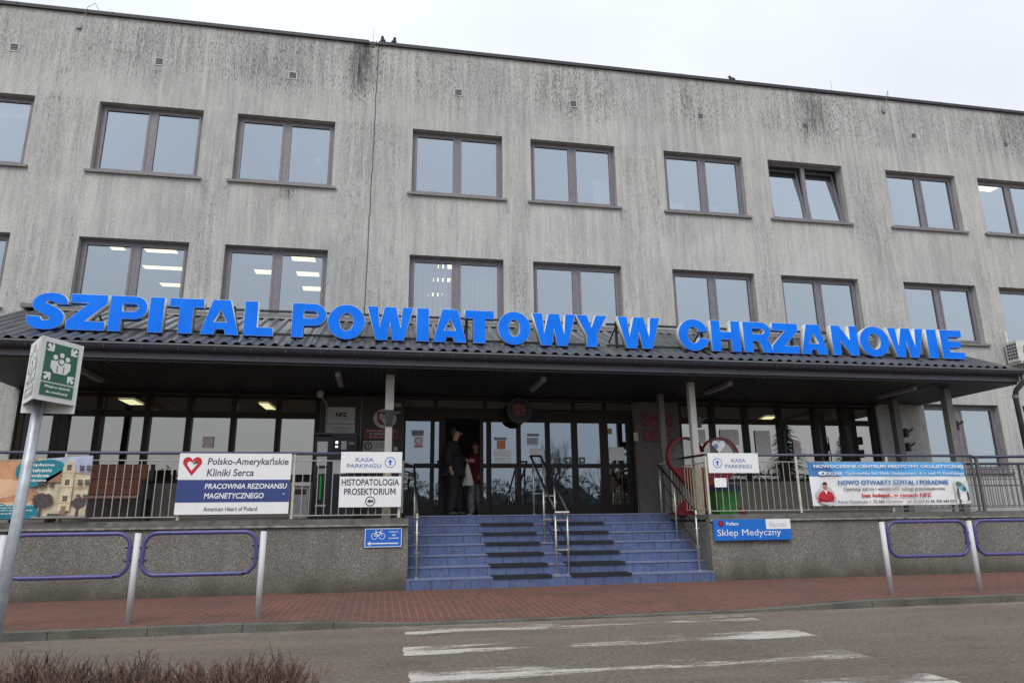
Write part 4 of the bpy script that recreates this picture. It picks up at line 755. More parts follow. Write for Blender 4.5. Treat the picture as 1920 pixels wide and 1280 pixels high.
shape('printed_ground', [[(1.17, 1.195), (1.92, 1.195), (1.92, 1.235), (1.17, 1.225)]], yb - .001, .003, M['grey'], sb)
# signs on the plinth
Y = -2.85
b_ = board('bicycle_sign', 'blue bicycle parking sign with white arrow fixed to the plinth', 6.245, 6.862, .662, .972, Y, 'bikeblue')
MB().box(6.25, 6.857, Y - .002, Y, .957, .967).box(6.25, 6.857, Y - .002, Y, .667, .677).box(6.25, 6.26, Y - .002, Y, .677, .957).box(6.847, 6.857, Y - .002, Y, .677, .957).build('border', M['white'], b_)
bk = MB(); bk.ring((6.405, .842), .052, .009, Y - .004, Y, 20).ring((6.53, .842), .052, .009, Y - .004, Y, 20)
for p, q in (((6.405, .842), (6.435, .905)), ((6.435, .905), (6.51, .905)), ((6.51, .905), (6.465, .842)), ((6.465, .842), (6.435, .905)), ((6.405, .842), (6.465, .842)), ((6.53, .842), (6.505, .925)), ((6.505, .925), (6.54, .93)), ((6.43, .905), (6.427, .925)), ((6.415, .925), (6.445, .925))): bk.tube([(p[0], Y - .004, p[1]), (q[0], Y - .004, q[1])], .0055, 5)
bk.build('bicycle_symbol', M['white'], b_)
shape('arrow', [[(6.29, .725), (6.345, .765), (6.335, .735), (6.80, .735), (6.80, .715), (6.335, .715), (6.345, .685)]], Y - .003, .003, M['white'], b_)
for i, s in enumerate(['miejsce', 'dla', 'rowerów']): w_ = (.075, .032, .085)[i]; text(s, 6.725 - w_, 6.725 + w_, .895 - .05 * i, .925 - .05 * i, Y - .002, M['white'], b_, .02)
Y = -2.90
b_ = board('shop_sign', 'blue Sklep Medyczny shop sign with white corner on the plinth', 12.49, 14.03, .664, 1.034, Y, 'shopblue')
text('Sklep Medyczny', 12.55, 13.82, .71, .86, Y - .002, M['white'], b_, 0); text('Pofam', 12.74, 12.98, .93, .99, Y - .002, M['white'], b_, .02); shape('emblem', [circ(12.63, .965, .055, 16)], Y - .003, .003, M['crimson'], b_); shape('emblem_mark', [rect(12.615, 12.645, .93, 1.0)], Y - .005, .003, M['red'], b_)
patch(13.53, 14.028, .855, 1.036, Y - .003, 'white', b_, 'corner_panel'); text('Bartel', 13.60, 13.93, .895, .99, Y - .005, M['lightgrey'], b_, .006)

# ------------------------------------------------------------------ things on the porch
# heart-shaped cap container
hc = thing('heart_container', 'big red heart shaped wire bin for bottle caps on the porch', 'collection bin', (12.98, -1.6, PF), None)
def bigheart(s=1.0): 
    pts = [(12.99, 1.22 + (1 - s) * .7)]
    R1 = arc(13.37, 2.28, .41, .41, -28, 162, 14); L1 = arc(12.61, 2.28, .41, .41, 18, 208, 14)
    pts += R1 + L1
    return [(12.99 + (x - 12.99) * s, 2.0 + (z - 2.0) * s) for x, z in pts]
shape('rim', [bigheart(1), bigheart(.945)], -1.72, .15, M['hmesh'], hc)
wm = MB()
for i in range(34): x = 13.02 + .022 * i; wm.box(x, x + .004, -1.715, -1.711, 2.08, 2.28 + math.sqrt(max(.0, .37 ** 2 - (x - 13.37) ** 2)))
for i in range(34): x = 12.22 + .022 * i; wm.box(x, x + .004, -1.575, -1.571, 2.08, 2.28 + math.sqrt(max(.0, .37 ** 2 - (x - 12.61) ** 2)))
for i in range(28): z = 2.08 + .022 * i; hw = .37 if z < 2.28 else math.sqrt(max(0, .37 ** 2 - (z - 2.28) ** 2)); wm.box(max(13.0, 13.37 - hw), 13.37 + hw, -1.719, -1.715, z, z + .004)
wm.build('wire_mesh', M['mesh'], hc); shape('lower_panel', [[(12.3, 2.07), (13.7, 2.07), (13.45, 1.75), (12.99, 1.27), (12.55, 1.75)]], -1.70, .006, M['hmesh'], hc)
st_ = MB(); st_.box(12.3, 13.72, -1.9, -1.3, PF, PF + .05); st_.face([(13.35, -1.72, PF + .05), (13.75, -1.72, PF + .05), (13.5, -1.72, PF + .32)]).face([(12.25, -1.72, PF + .05), (12.65, -1.72, PF + .05), (12.5, -1.72, PF + .32)]); st_.build('stand', M['hmesh'], hc)
s_ = shape('sticker', [heart(13.33, 2.49, .30, .25)], -1.726, .003, M['white'], hc); MB().ring((13.26, 2.50), .05, .05, -1.731, -1.727, 18).build('sticker_logo', M['kasa'], s_)
gb = thing('waste_bin', 'green plastic waste bin with dark blue lid beside the red heart', 'bin', (13.15, -2.15, PF))
o = MB(); o.v = [(12.90, -2.38, PF), (13.28, -2.38, PF), (13.28, -2.0, PF), (12.90, -2.0, PF), (12.86, -2.4, 1.58), (13.32, -2.4, 1.58), (13.32, -1.98, 1.58), (12.86, -1.98, 1.58)]; o.f = [(0, 3, 2, 1), (4, 5, 6, 7), (0, 1, 5, 4), (1, 2, 6, 5), (2, 3, 7, 6), (3, 0, 4, 7)]; o.m = [0] * 6; o.build('body', M['greenbin'], gb); MB().box(12.84, 13.34, -2.43, -1.96, 1.581, 1.66).box(12.88, 13.30, -2.40, -1.99, 1.66, 1.69).build('lid', M['binlid'], gb)
tag(MB().box(12.62, 12.86, -2.82, -2.815, 1.62, 1.79).build('notice', M['paper'], None, (12.74, -2.82, 1.62)), 'small white notice tied to the railing post in front of the heart', 'notice')
# bench
bt = thing('porch_bench', 'brown slatted wooden bench with dark metal ends behind the railing', 'bench', (1.3, -.75, PF))
for i in range(4): z = 1.64 + .142 * i; MB().box(.5, 2.08, -.62 - .012 * (3 - i), -.585 - .012 * (3 - i), z, z + .132).build('back_slat', M['wood'], bt)
for i in range(3): MB().box(.5, 2.1, -1.08 + .13 * i, -.97 + .13 * i, 1.555, 1.60).build('seat_slat', M['woodl'], bt)
for x in (.6, 2.13): MB().box(x, x + .06, -1.06, -1.0, PF, 1.85).box(x, x + .06, -.62, -.55, PF, 2.2).box(x, x + .06, -1.0, -.62, 1.50, 1.55).box(x, x + .06, -1.08, -.55, 1.85, 1.9).build('end_frame', M['black'], bt)
# litter bin + pay machine
lb = thing('litter_bin', 'slim grey metal litter bin between bench and pay machine', 'bin', (4.97, -.9, PF)); MB().box(4.83, 5.12, -1.05, -.75, PF + .03, 1.76).build('body', M['grey'], lb); MB().box(4.80, 5.15, -1.08, -.72, 1.761, 1.83).build('top', M['lightgrey'], lb); MB().box(4.87, 5.08, -1.053, -1.05, 1.6, 1.7).build('slot', M['black'], lb)
pm = thing('parking_pay_machine', 'tall dark navy parking pay machine with lit buttons by the entrance', 'pay machine', (5.5, -.6, PF))
MB().box(5.15, 5.47, -.62, -.2, PF, 2.76).box(5.47, 5.97, -.6, -.2, PF, 2.79).build('casing', M['navybox'], pm); MB().box(5.14, 5.98, -.64, -.19, 2.79, 2.83).build('cap', M['navybox'], pm)
MB().box(5.20, 5.40, -.625, -.62, 2.42, 2.66).box(5.20, 5.40, -.625, -.62, 2.18, 2.36).build('information_sheet', M['paper'], pm); MB().box(5.50, 5.94, -.612, -.6, 2.46, 2.76).build('control_panel', M['black'], pm)
MB().box(5.55, 5.60, -.618, -.613, 2.62, 2.67).box(5.55, 5.60, -.618, -.613, 2.54, 2.575).build('lit_button', M['led'], pm); MB().box(5.665, 5.77, -.618, -.613, 2.50, 2.67).build('screen', M['lightgrey'], pm); MB().box(5.81, 5.92, -.618, -.613, 2.6, 2.66).build('slot', M['grey'], pm)
MB().box(5.285, 5.315, -.628, -.621, 1.52, 1.98).build('green_light_strip', M['green_led'], pm); MB().box(5.24, 5.40, -.63, -.621, 2.02, 2.12).box(5.22, 5.42, -.66, -.621, 1.38, 1.42).build('ticket_slot', M['lightgrey'], pm); MB().box(5.52, 5.78, -.606, -.6, 2.02, 2.28).build('price_list', M['paper'], pm)
# camera with conduit
t = thing('security_lamp', 'white globe lamp with bent conduit running down to the pay machine', 'lamp', (5.17, -.3, 3.6))
MB().ball((5.17, -.3, 3.69), .075, .075, .09, 14).box(5.13, 5.21, -.34, -.26, 3.70, 3.745).build('globe', M['lightgrey'], t, smooth=True); MB().tube([(5.19, -.3, 3.62), (5.30, -.22, 3.5), (5.31, -.2, 3.35), (5.31, -.2, 2.83)], .010, 6).build('conduit', M['lightgrey'], t)
MB().tube([(6.02, -.04, 3.7), (6.02, -.04, 2.2)], .012, 6).build('conduit', M['grey'], HB)
# wall plaques
b_ = board('fund_plaque', 'grey NFZ plaque on the dark wall above the pay machine', 5.32, 5.89, 3.095, 3.45, -.06, 'plaque'); text('NFZ', 5.49, 5.73, 3.245, 3.34, -.062, M['black'], b_, .05); patch(5.42, 5.80, 3.19, 3.197, -.062, 'ink', b_, 'line')
b_ = board('name_plaque', 'smaller grey plaque directly below the NFZ plaque', 5.31, 5.895, 2.89, 3.085, -.06, 'plaque'); text('Szpital Powiatowy', 5.40, 5.81, 2.98, 3.02, -.062, M['ink'], b_, .01); text('w Chrzanowie', 5.44, 5.77, 2.93, 2.96, -.062, M['ink'], b_, .01)
em = thing('state_emblem', 'round plate with red shield and white eagle on the dark wall', 'emblem', (6.52, -.06, 3.2)); shape('plate', [arc(6.52, 3.22, .245, .215, 0, 350, 30)], -.06, .02, M['plaque'], em); shape('shield', [[(6.36, 3.36), (6.68, 3.36), (6.68, 3.16), (6.62, 3.10), (6.52, 3.07), (6.42, 3.10), (6.36, 3.16)]], -.066, .006, M['crimson'], em)
shape('eagle', [[(6.52, 3.34), (6.54, 3.30), (6.60, 3.34), (6.65, 3.30), (6.64, 3.20), (6.58, 3.17), (6.56, 3.13), (6.52, 3.09), (6.48, 3.13), (6.46, 3.17), (6.40, 3.20), (6.39, 3.30), (6.44, 3.34), (6.50, 3.30)]], -.070, .004, M['plaque'], em)
b_ = board('hospital_plaque', 'red hospital name plaque under the eagle emblem', 6.085, 6.81, 2.78, 3.005, -.06, 'crimson'); text('SZPITAL POWIATOWY', 6.15, 6.75, 2.935, 2.975, -.062, M['plaque'], b_, .01); text('W CHRZANOWIE', 6.2, 6.7, 2.87, 2.915, -.062, M['plaque'], b_, .02); text('32-500 Chrzanów', 6.2, 6.7, 2.80, 2.84, -.062, M['plaque'], b_, .01)
b_ = board('cashier_plaque', 'grey plaque with round arrow mark below the red plaque beside the doors', 6.08, 6.69, 2.52, 2.745, -.06, 'plaque'); MB().ring((6.19, 2.635), .085, .03, -.064, -.06, 20).build('ring', M['histo'], b_); patch(6.18, 6.20, 2.59, 2.68, -.064, 'histo', b_, 'arrow'); text('CZYNNE', 6.31, 6.5, 2.66, 2.70, -.062, M['ink'], b_, .01); text('CAŁĄ DOBĘ', 6.31, 6.55, 2.59, 2.63, -.062, M['ink'], b_, .01)
tag(MB().box(6.72, 6.80, -.07, -.03, 2.54, 2.62).build('wall_socket', M['plaque'], None, (6.76, -.05, 2.54)), 'tiny white socket box on the dark wall beside the doors', 'socket')
tag(MB().box(6.66, 6.86, -.3, -.06, 3.44, 3.52).box(6.7, 6.84, -.22, -.06, 3.30, 3.36).build('wall_lamp', M['grey'], None, (6.75, -.06, 3.4)), 'small grey wall fitting beside the entrance column', 'lamp')
for i, (x0, x1, z0, z1) in enumerate(((12.33, 13.06, 3.31, 3.40), (12.33, 13.06, 3.12, 3.30), (12.37, 13.02, 2.985, 3.06), (12.36, 13.03, 2.79, 2.965))):
    board('department_plaque', ('topmost narrow dark red plaque on the grey pier by the doors', 'large dark red plaque second from the top on the grey pier', 'narrow dark red plaque third from the top on the grey pier', 'lowest dark red plaque on the grey pier by the doors')[i], x0, x1, z0, z1, -.06, 'redplaque', group='red plaques on the grey pier')
tag(MB().box(12.115, 12.215, -.06, -.03, 2.78, 2.98).build('intercom', M['lightgrey'], None, (12.16, -.05, 2.78)), 'small white intercom box at the edge of the grey pier', 'intercom')
# hanging round sign
rs_ = thing('round_sign', 'dark round sign with red lettering above the doors', 'sign', (9.42, -.3, 3.4)); shape('disc', [circ(9.42, 3.40, .285, 36)], -.32, .04, M['black'], rs_); MB().ring((9.42, 3.40), .262, .010, -.325, -.32, 36).build('ring', simple('ring_grey', (.10, .11, .12), .5), rs_); shape('red_centre', [[(9.28, 3.52), (9.42, 3.56), (9.56, 3.52), (9.57, 3.40), (9.52, 3.30), (9.42, 3.27), (9.31, 3.31), (9.27, 3.40)]], -.324, .003, M['redplaque'], rs_); MB().tube([(9.42, -.3, 3.68), (9.42, -.3, 3.745)], .01, 6).build('hanger', M['black'], rs_)
# papers on the glass
def notice(x0, x1, z0, z1, mat, label, y=.125, name='notice'): return tag(MB().box(x0, x1, y - .004, y, z0, z1).build(name, M[mat], None, ((x0 + x1) / 2, y, z0)), label, 'notice', 'papers on the entrance glass')
notice(7.10, 7.36, 2.88, 3.0, 'grey', 'grey strip notice at the top of the door panel nearest the eagle emblem'); t = notice(7.15, 7.36, 2.62, 2.87, 'white', 'no smoking notice on the door panel nearest the eagle emblem'); MB().ring((7.255, 2.77), .075, .016, .117, .121, 20).build('ring', M['red'], t); MB().box(7.18, 7.34, .117, .121, 2.635, 2.67).build('red_strip', M['red'], t)
notice(8.92, 9.20, 2.80, 2.86, 'grey', 'grey strip at the top of papers on the door panel right of the doorway'); notice(8.98, 9.17, 2.60, 2.79, 'orange', 'orange notice on the door panel right of the doorway'); notice(8.92, 9.30, 2.44, 2.58, 'paper', 'wide white notice on the door panel right of the doorway'); notice(8.93, 9.30, 2.29, 2.42, 'paper', 'lowest white notice on the door panel right of the doorway')
notice(9.67, 9.94, 2.89, 2.95, 'grey', 'short grey strip on the door panel behind the middle handrail'); t = notice(9.66, 9.92, 2.70, 2.86, 'lightgrey', 'pale NFZ sheet on the door panel behind the middle handrail'); text('NFZ', 9.70, 9.88, 2.74, 2.82, .119, M['kasa'], t, .02); notice(9.73, 10.01, 2.44, 2.62, 'paper', 'white notice on the door panel behind the middle handrail')
def exitsign(x, label, flip):
    t = notice(x, x + .145, 2.295, 2.43, 'green', label, name='exit_sticker'); z = 2.36
    shape('arrow', [[(x + .03, z - .02), (x + .07, z - .02), (x + .07, z - .05), (x + .12, z), (x + .07, z + .05), (x + .07, z + .02), (x + .03, z + .02)]] if not flip else [[(x + .115, z - .02), (x + .075, z - .02), (x + .075, z - .05), (x + .025, z), (x + .075, z + .05), (x + .075, z + .02), (x + .115, z + .02)]], .119, .002, M['white'], t)
exitsign(10.53, 'green exit sticker nearer the middle handrail on the door glass', False); exitsign(10.85, 'green exit sticker further from the middle handrail on the door glass', True)
notice(11.55, 11.93, 2.36, 2.66, 'paper', 'large white poster on the last door panel beside the grey pier'); notice(11.48, 11.66, 2.96, 3.09, 'yellow', 'dull yellow notice at the top of the last door panel')
notice(2.84, 3.055, 2.60, 2.83, 'redpaper', 'red and white notice on the glazing above the clinic board')
notice(13.66, 13.95, 2.76, 3.08, 'paper', 'white sheet on the glazing behind the pale column'); notice(14.33, 14.80, 2.74, 3.09, 'paper', 'white sheet on the glazing above the heart, nearest the pale column'); notice(15.22, 15.61, 2.52, 3.07, 'paper', 'tall white poster on the glazing above the KASA PARKINGU sign'); notice(16.2, 16.39, 2.54, 2.82, 'redpaper', 'red and white notice on the glazing above the eye clinic banner')
tag(MB().box(15.3, 15.8, .5, .7, 1.9, 2.35).build('display_box', M['bluebag'], None, (15.5, .6, 1.9)), 'blue box inside the window beyond the white sign', 'box')
tag(MB().tube([(16.0, .09, 3.1), (15.95, .06, 3.07), (15.94, .06, 2.5)], .03, 8).build('flue_pipe', M['pipe'], None, (15.95, .06, 2.5)), 'short dark bent pipe in front of the glazing beyond the heart', 'pipe')
# camera pair on the far columns
for (x, y, z, lb) in ((18.66, -2.1, 2.93, 'black floodlight on the far grey canopy column'), (12.70, -2.1, 2.93, 'black floodlight on the pale column by the heart'), (18.62, -.66, 2.95, 'upper black loudspeaker on the rear grey column'), (18.62, -.66, 2.62, 'lower black loudspeaker on the rear grey column')):
    t = thing('floodlight', lb, 'floodlight', (x, y, z)); MB().box(x, x + .07, y - .07, y + .05, z - .10, z + .10).build('housing', M['black'], t); MB().tube([(x + .05, y - .04, z), (x + .16, y - .10, z + .09)], .022, 6).build('bracket', M['black'], t)
tag(MB().tube([(18.67, -2.0, 3.2), (18.70, -2.0, 2.6), (18.72, -2.0, PF)], .016, 6).build('cable_pipe', M['black'], None, (18.7, -2.0, PF)), 'thin black cable running down the far grey canopy column', 'cable')
# downpipe, air conditioner
dp = thing('downpipe', 'dark round downpipe with swan neck at the canopy end', 'downpipe', (19.9, -2.7, 0)); MB().tube([(19.82, -2.89, 3.93), (19.82, -2.89, 3.78), (19.74, -2.75, 3.62), (19.74, -2.7, 3.5), (19.78, -2.7, PF)], .052, 10).build('pipe', M['pipe'], dp, smooth=True); MB().tube([(19.74, -2.7, 3.45), (19.742, -2.7, 3.52)], .06, 10).build('collar', M['flash'], dp)
ac = thing('air_conditioner', 'cream outdoor air conditioner unit on the wall beside the top letters', 'air conditioner', (22.95, -.2, 4.9)); MB().box(22.52, 23.4, -.42, -.08, 4.88, 5.42).build('casing', M['ac'], ac)
o = MB(); [o.box(22.514, 22.52, -.40 + .075 * i, -.345 + .075 * i, 4.95 + .085 * j, 5.01 + .085 * j) for i in range(4) for j in range(5)]; o.build('side_grille', M['ink'], ac); MB().ring((22.9, 5.15), .22, .20, -.424, -.42, 24).build('fan_grille', M['grey'], ac); [MB().box(q, q + .04, -.42, -.001, 4.82, 4.88).build('bracket', M['ac'], ac) for q in (22.58, 23.28)]; MB().box(22.62, 22.68, -.06, -.001, 5.42, 5.75).build('pipe_cover', M['ac'], ac)
# wires on the parapet
for x, lb in ((-.55, 'thin hooked lightning wire on the parapet near the picture edge'), (20.2, 'thin hooked lightning wire on the parapet above the open window'), (5.93, 'thin upright lightning wire on the parapet beside the two birds'), (18.6, 'short upright wire on the parapet past the single bird')):
    t = MB()
    if 'hooked' in lb: t.tube([(x - .1, -.03, 12.15), (x, -.06, 12.42), (x + .02, -.08, 12.62), (x + .14, -.02, 12.8), (x + .22, .1, 12.66)], .007, 5).box(x - .16, x - .06, -.05, .0, 12.08, 12.18)
    else: t.tube([(x, .05, 12.58), (x, .05, 12.98)], .005, 5).box(x - .02, x + .02, .03, .07, 12.58, 12.62)
    tag(t.build('lightning_wire', M['grey'], None, (x, 0, 12.4)), lb, 'wire')
# birds
def bird(x, label, yaw, s=1.0):
    t = thing('bird', label, 'bird', (x, .12, 12.585), 'birds perched on the parapet'); c, q = math.cos(yaw), math.sin(yaw)
    P = lambda f_, h: (x + f_ * c * s, .12 + f_ * q * s, 12.585 + h * s)
    bo = MB().tube([P(-.17, .03), P(-.10, .06), P(-.05, .09), P(.0, .12), P(.03, .155), P(.045, .19)], [.012, .03, .066, .078, .062, .038], 12); bo.ball(P(.055, .212), .040 * s, .040 * s, .038 * s, 10); bo.tube([P(.085, .212), P(.125, .205)], [.012, .002], 5); bo.build('body', M['bird'], t, smooth=True)
    for d in (-.02, .02): MB().tube([(x - q * d, .12 + c * d, 12.585), (x - q * d, .12 + c * d, 12.585 + .1 * s)], .006, 5).build('leg', M['bird'], t)
bird(6.165, 'first of two dark birds perched together on the parapet', R(250)); bird(6.43, 'second of two dark birds together, nearer the roof middle', R(290)); bird(15.6, 'single dark bird perched alone on the parapet', R(170))

# ------------------------------------------------------------------ people
HANDV = [(-.03, -.07), (-.012, -.085), (.006, -.083), (.022, -.075)]
def person(loc, yaw, label, scale, mats, pose):
    t = thing('person', label, 'person', loc); Rm = Matrix.Translation(loc) @ Matrix.Rotation(yaw, 4, 'Z') @ Matrix.Scale(scale, 4)
    T = lambda v: tuple(Rm @ Vector(v))
    V = [(0, .01, .95), (0, .02, 1.12), (0, .035, 1.28), (0, .03, 1.42), (0, .0, 1.50), (0, -.02, 1.56), (0, -.035, 1.63), (0, -.03, 1.71)]
    E = [(i, i + 1) for i in range(7)]; rad = [(.15, .11), (.135, .10), (.155, .11), (.14, .09), .058, .065, (.078, .098), (.07, .088)]
    for s, (el, wr) in ((-1, pose['l']), (1, pose['r'])):
        b0 = len(V); V += [(.17 * s, .03, 1.42), el, wr]; E += [(3, b0), (b0, b0 + 1), (b0 + 1, b0 + 2)]; rad += [.062, .045, .030]
        w_ = Vector(wr); d = (w_ - Vector(el)).normalized(); palm = w_ + d * .07; pi = len(V); V.append(tuple(palm)); E.append((b0 + 2, pi)); rad.append((.036, .02))
        side = d.cross(Vector((1, 0, 0) if abs(d.x) < .8 else (0, 1, 0))).normalized(); cur = side.cross(d)
        for k, ln in enumerate((.062, .072, .067, .052)):
            q = palm + side * (-.027 + .018 * k) + d * .02; q2 = q + d * ln * .6 + cur * .012; q3 = q2 + d * ln * .3 + cur * .028
            n0 = len(V); V += [tuple(q), tuple(q2), tuple(q3)]; E += [(pi, n0), (n0, n0 + 1), (n0 + 1, n0 + 2)]; rad += [.0095, .0088, .0075]
        n0 = len(V); q = w_ + d * .03 - side * .035; V += [tuple(q), tuple(q + d * .045 - side * .018 + cur * .02)]; E += [(b0 + 2, n0), (n0, n0 + 1)]; rad += [.011, .009]
    for s, kn, an in ((-1, pose['lk'], pose['la']), (1, pose['rk'], pose['ra'])):
        b0 = len(V); V += [(.095 * s, .01, .88), kn, an, (an[0] + .01 * s, an[1] - .13, .035)]; E += [(0, b0), (b0, b0 + 1), (b0 + 1, b0 + 2), (b0 + 2, b0 + 3)]; rad += [.085, .058, .042, .036]
    skin('body', [T(v) for v in V], E, [tuple(x * scale for x in r) if isinstance(r, tuple) else r * scale for r in rad], M['skin'], t)
    nz = MB(); nz.tube([T((0, -.125, 1.665)), T((0, -.152, 1.632)), T((0, -.12, 1.622))], [.008, .016, .01], 6); [nz.ball(T((.088 * s, -.015, 1.635)), .014, .022, .032, 8) for s in (-1, 1)]; nz.build('nose_and_ears', M['skin'], t, smooth=True)
    fe = MB(); [fe.ball(T((.034 * s, -.121, 1.665)), .011, .008, .007, 8) for s in (-1, 1)]; fe.box(-.026, .026, -.131, -.12, 1.578, 1.586, 0, Rm); fe.build('eyes_and_mouth', M['black'], t)
    skin('hair', [T(v) for v in ((0, .035, 1.575), (0, .03, 1.66), (0, .01, 1.735), (0, -.04, 1.755))], [(0, 1), (1, 2), (2, 3)], [(.07, .045), (.096, .088), (.088, .09), (.06, .05)], M['hair'], t)
    cvx = [(0, .02, .78), (0, .02, .98), (0, .03, 1.14), (0, .045, 1.30), (0, .03, 1.43), (0, .01, 1.505)]; ce = [(i, i + 1) for i in range(5)]; cr = [(.235, .205), (.23, .20), (.225, .195), (.235, .20), (.20, .15), .088]
    for s, (el, wr) in ((-1, pose['l']), (1, pose['r'])):
        b0 = len(cvx); cvx += [(.18 * s, .03, 1.41), el, tuple(Vector(wr) * .92 + Vector(el) * .08)]; ce += [(4, b0), (b0, b0 + 1), (b0 + 1, b0 + 2)]; cr += [.108, .088, .066]
    skin('coat', [T(v) for v in cvx], ce, [tuple(x * scale for x in r) if isinstance(r, tuple) else r * scale for r in cr], mats[0], t, root=1)
    tv = [(0, .01, .92)]; te = []; tr = [(.15, .12)]
    for s, kn, an in ((-1, pose['lk'], pose['la']), (1, pose['rk'], pose['ra'])):
        b0 = len(tv); tv += [(.095 * s, .01, .80), kn, (an[0], an[1], .045)]; te += [(0, b0), (b0, b0 + 1), (b0 + 1, b0 + 2)]; tr += [.128, .108, .098]
    skin('trousers', [T(v) for v in tv], te, [tuple(x * scale for x in r) if isinstance(r, tuple) else r * scale for r in tr], mats[1], t)
    for an in (pose['la'], pose['ra']): skin('shoe', [T(v) for v in ((an[0], an[1] + .05, .045), (an[0], an[1] - .05, .05), (an[0] * 1.05, an[1] - .17, .035))], [(0, 1), (1, 2)], [.045 * scale, .048 * scale, .036 * scale], mats[2], t)
    return t
person((8.0, -.30, 1.18), R(72), 'person in black coat and trousers seen from behind holding a white bag', 1.03, (M['coat'], M['trouser'], M['shoe']), dict(l=((-.27, .08, 1.15), (-.26, .02, .93)), r=((.24, -.02, 1.15), (.16, -.24, 1.12)), lk=(-.10, -.02, .5), la=(-.11, .06, .07), rk=(.10, -.03, .5), ra=(.12, -.05, .07)))
person((8.56, .42, 1.15), R(-40), 'person in red jacket and pale trousers half hidden inside the doorway', .93, (M['redcoat'], M['greytrouser'], M['boot']), dict(l=((-.25, .03, 1.16), (-.22, -.1, .95)), r=((.25, .02, 1.16), (.20, -.12, .98)), lk=(-.10, -.05, .5), la=(-.12, -.02, .07), rk=(.10, -.02, .5), ra=(.12, .06, .07)))
pb_ = MB(); L_ = [(2.24, .02, .012), (2.18, .04, .02), (2.0, .085, .045), (1.86, .125, .06), (1.80, .13, .05)]
bx0, by0 = 8.28, -.25; rings = []
for z, a_, c_ in L_: rings.append([(bx0 + a_ * math.cos(t * math.pi / 5) * (1 + .12 * math.sin(3 * t + z * 9)) + (2.24 - z) * .05, by0 + c_ * math.sin(t * math.pi / 5), z + .012 * math.sin(t * 2.3)) for t in range(10)])
for a_, c_ in zip(rings, rings[1:]):
    for i in range(10): pb_.face([a_[i], c_[i], c_[(i + 1) % 10], a_[(i + 1) % 10]])
pb_.face(rings[-1]); pb_.tube([(8.27, -.28, 2.32), (8.28, -.26, 2.23)], .008, 5)
tag(pb_.build('plastic_bag', M['bag'], None, (8.28, -.25, 1.8)), 'white plastic carrier bag held by the person in black', 'bag')
gl_ = MB(); gl_.tube([(7.86, -.12, 2.14), (7.89, -.13, 2.02), (7.91, -.12, 1.86)], [.02, .055, .012], 7)
tag(gl_.build('folded_paper', M['bag'], None, (7.88, -.12, 1.9)), 'crumpled white paper held low beside the person in black', 'paper')

# ------------------------------------------------------------------ street furniture
BY = -5.8
def post(x, label):
    t = thing('barrier_post', label, 'post', (x, BY, PZ), 'white posts of the kerb barriers'); MB().tube([(x, BY, PZ), (x, BY, .985)], .037, 12).build('tube', M['barrier_post'], t, smooth=True); MB().tube([(x, BY, .985), (x, BY, 1.012)], .040, 12).build('cap', M['black'], t)
def hoop(xa, xb, label):
    t = thing('barrier_hoop', label, 'barrier', ((xa + xb) / 2, BY, .5), 'blue tube hoops of the kerb barriers'); r_ = .15; z0, z1 = .49, .975
    pts = arc(xb - r_, z0 + r_, r_, r_, -90, 0, 6) + arc(xb - r_, z1 - r_, r_, r_, 0, 90, 6) + arc(xa + r_, z1 - r_, r_, r_, 90, 180, 6) + arc(xa + r_, z0 + r_, r_, r_, 180, 270, 6)
    pts += [pts[0], pts[1]]; MB().tube([(x, BY, z) for x, z in pts], .025, 10, cap=False).build('tube', M['barrier'], t, smooth=True)
    o = MB()
    for x in (xa, xb):
        for z in (.66, .81): o.tube([(x - .05, BY, z), (x + .05, BY, z)], .011, 6)
    o.build('bolt', M['black'], t)
for x, lb in ((2.19, 'white barrier post behind the sign pole at the picture edge'), (3.64, 'white barrier post between the two blue hoops facing the clinic board'), (5.08, 'white barrier post facing the bicycle sign at the end of the hoops'), (13.70, 'white barrier post past the shop sign, first beyond the crossing'), (15.17, 'white barrier post under the eye clinic banner end')): post(x, lb)
hoop(2.265, 3.565, 'blue barrier hoop at the picture edge behind the sign pole'); hoop(3.715, 5.005, 'blue barrier hoop facing the clinic board'); hoop(13.775, 15.095, 'blue barrier hoop facing the eye clinic banner'); hoop(15.245, 16.6, 'blue barrier hoop farthest past the crossing at the picture edge')
# assembly point sign
ag = thing('assembly_point_sign', 'white three sided green assembly point sign on a grey pole', 'sign', (4.44, -10.48, RZ))
MB().tube([(4.385, -10.49, RZ), (4.44, -10.488, 2.05)], .0305, 12).build('pole', M['galv'], ag, smooth=True)
A = Vector((4.491, -10.705, 0)); sd_ = .29; d1 = Vector((.442, .897, 0)).normalized(); d2 = (Matrix.Rotation(R(60), 3, 'Z') @ d1); Bp, Cp = A + d1 * sd_, A + d2 * sd_
bz0, bz1 = 1.785, 2.165
ctr = (A + Bp + Cp) / 3
def side(p, q, name, bz0=bz0):
    u = (q - p).normalized(); nrm = Vector((u.y, -u.x, 0)); 
    if nrm.dot(p - ctr) < 0: nrm = -nrm
    o = MB(); pi, qi = p - nrm * .006 , q - nrm * .006
    o.face([(*p.xy, bz0), (*q.xy, bz0), (*q.xy, bz1), (*p.xy, bz1)]); o.face([(*pi.xy, bz0), (*pi.xy, bz1), (*qi.xy, bz1), (*qi.xy, bz0)]); o.face([(*p.xy, bz0), (*pi.xy, bz0), (*qi.xy, bz0), (*q.xy, bz0)])
    return o.build(name, M['signbox'], ag)
f1 = side(A, Bp, 'sign_face'); f2 = side(Cp, A, 'sign_face'); f3 = side(Bp, Cp, 'sign_face', bz0 - .05); MB().face([(*A.xy, bz1 + .001), (*Bp.xy, bz1 + .001), (*Cp.xy, bz1 + .001)]).build('top_cover', M['signbox'], ag)
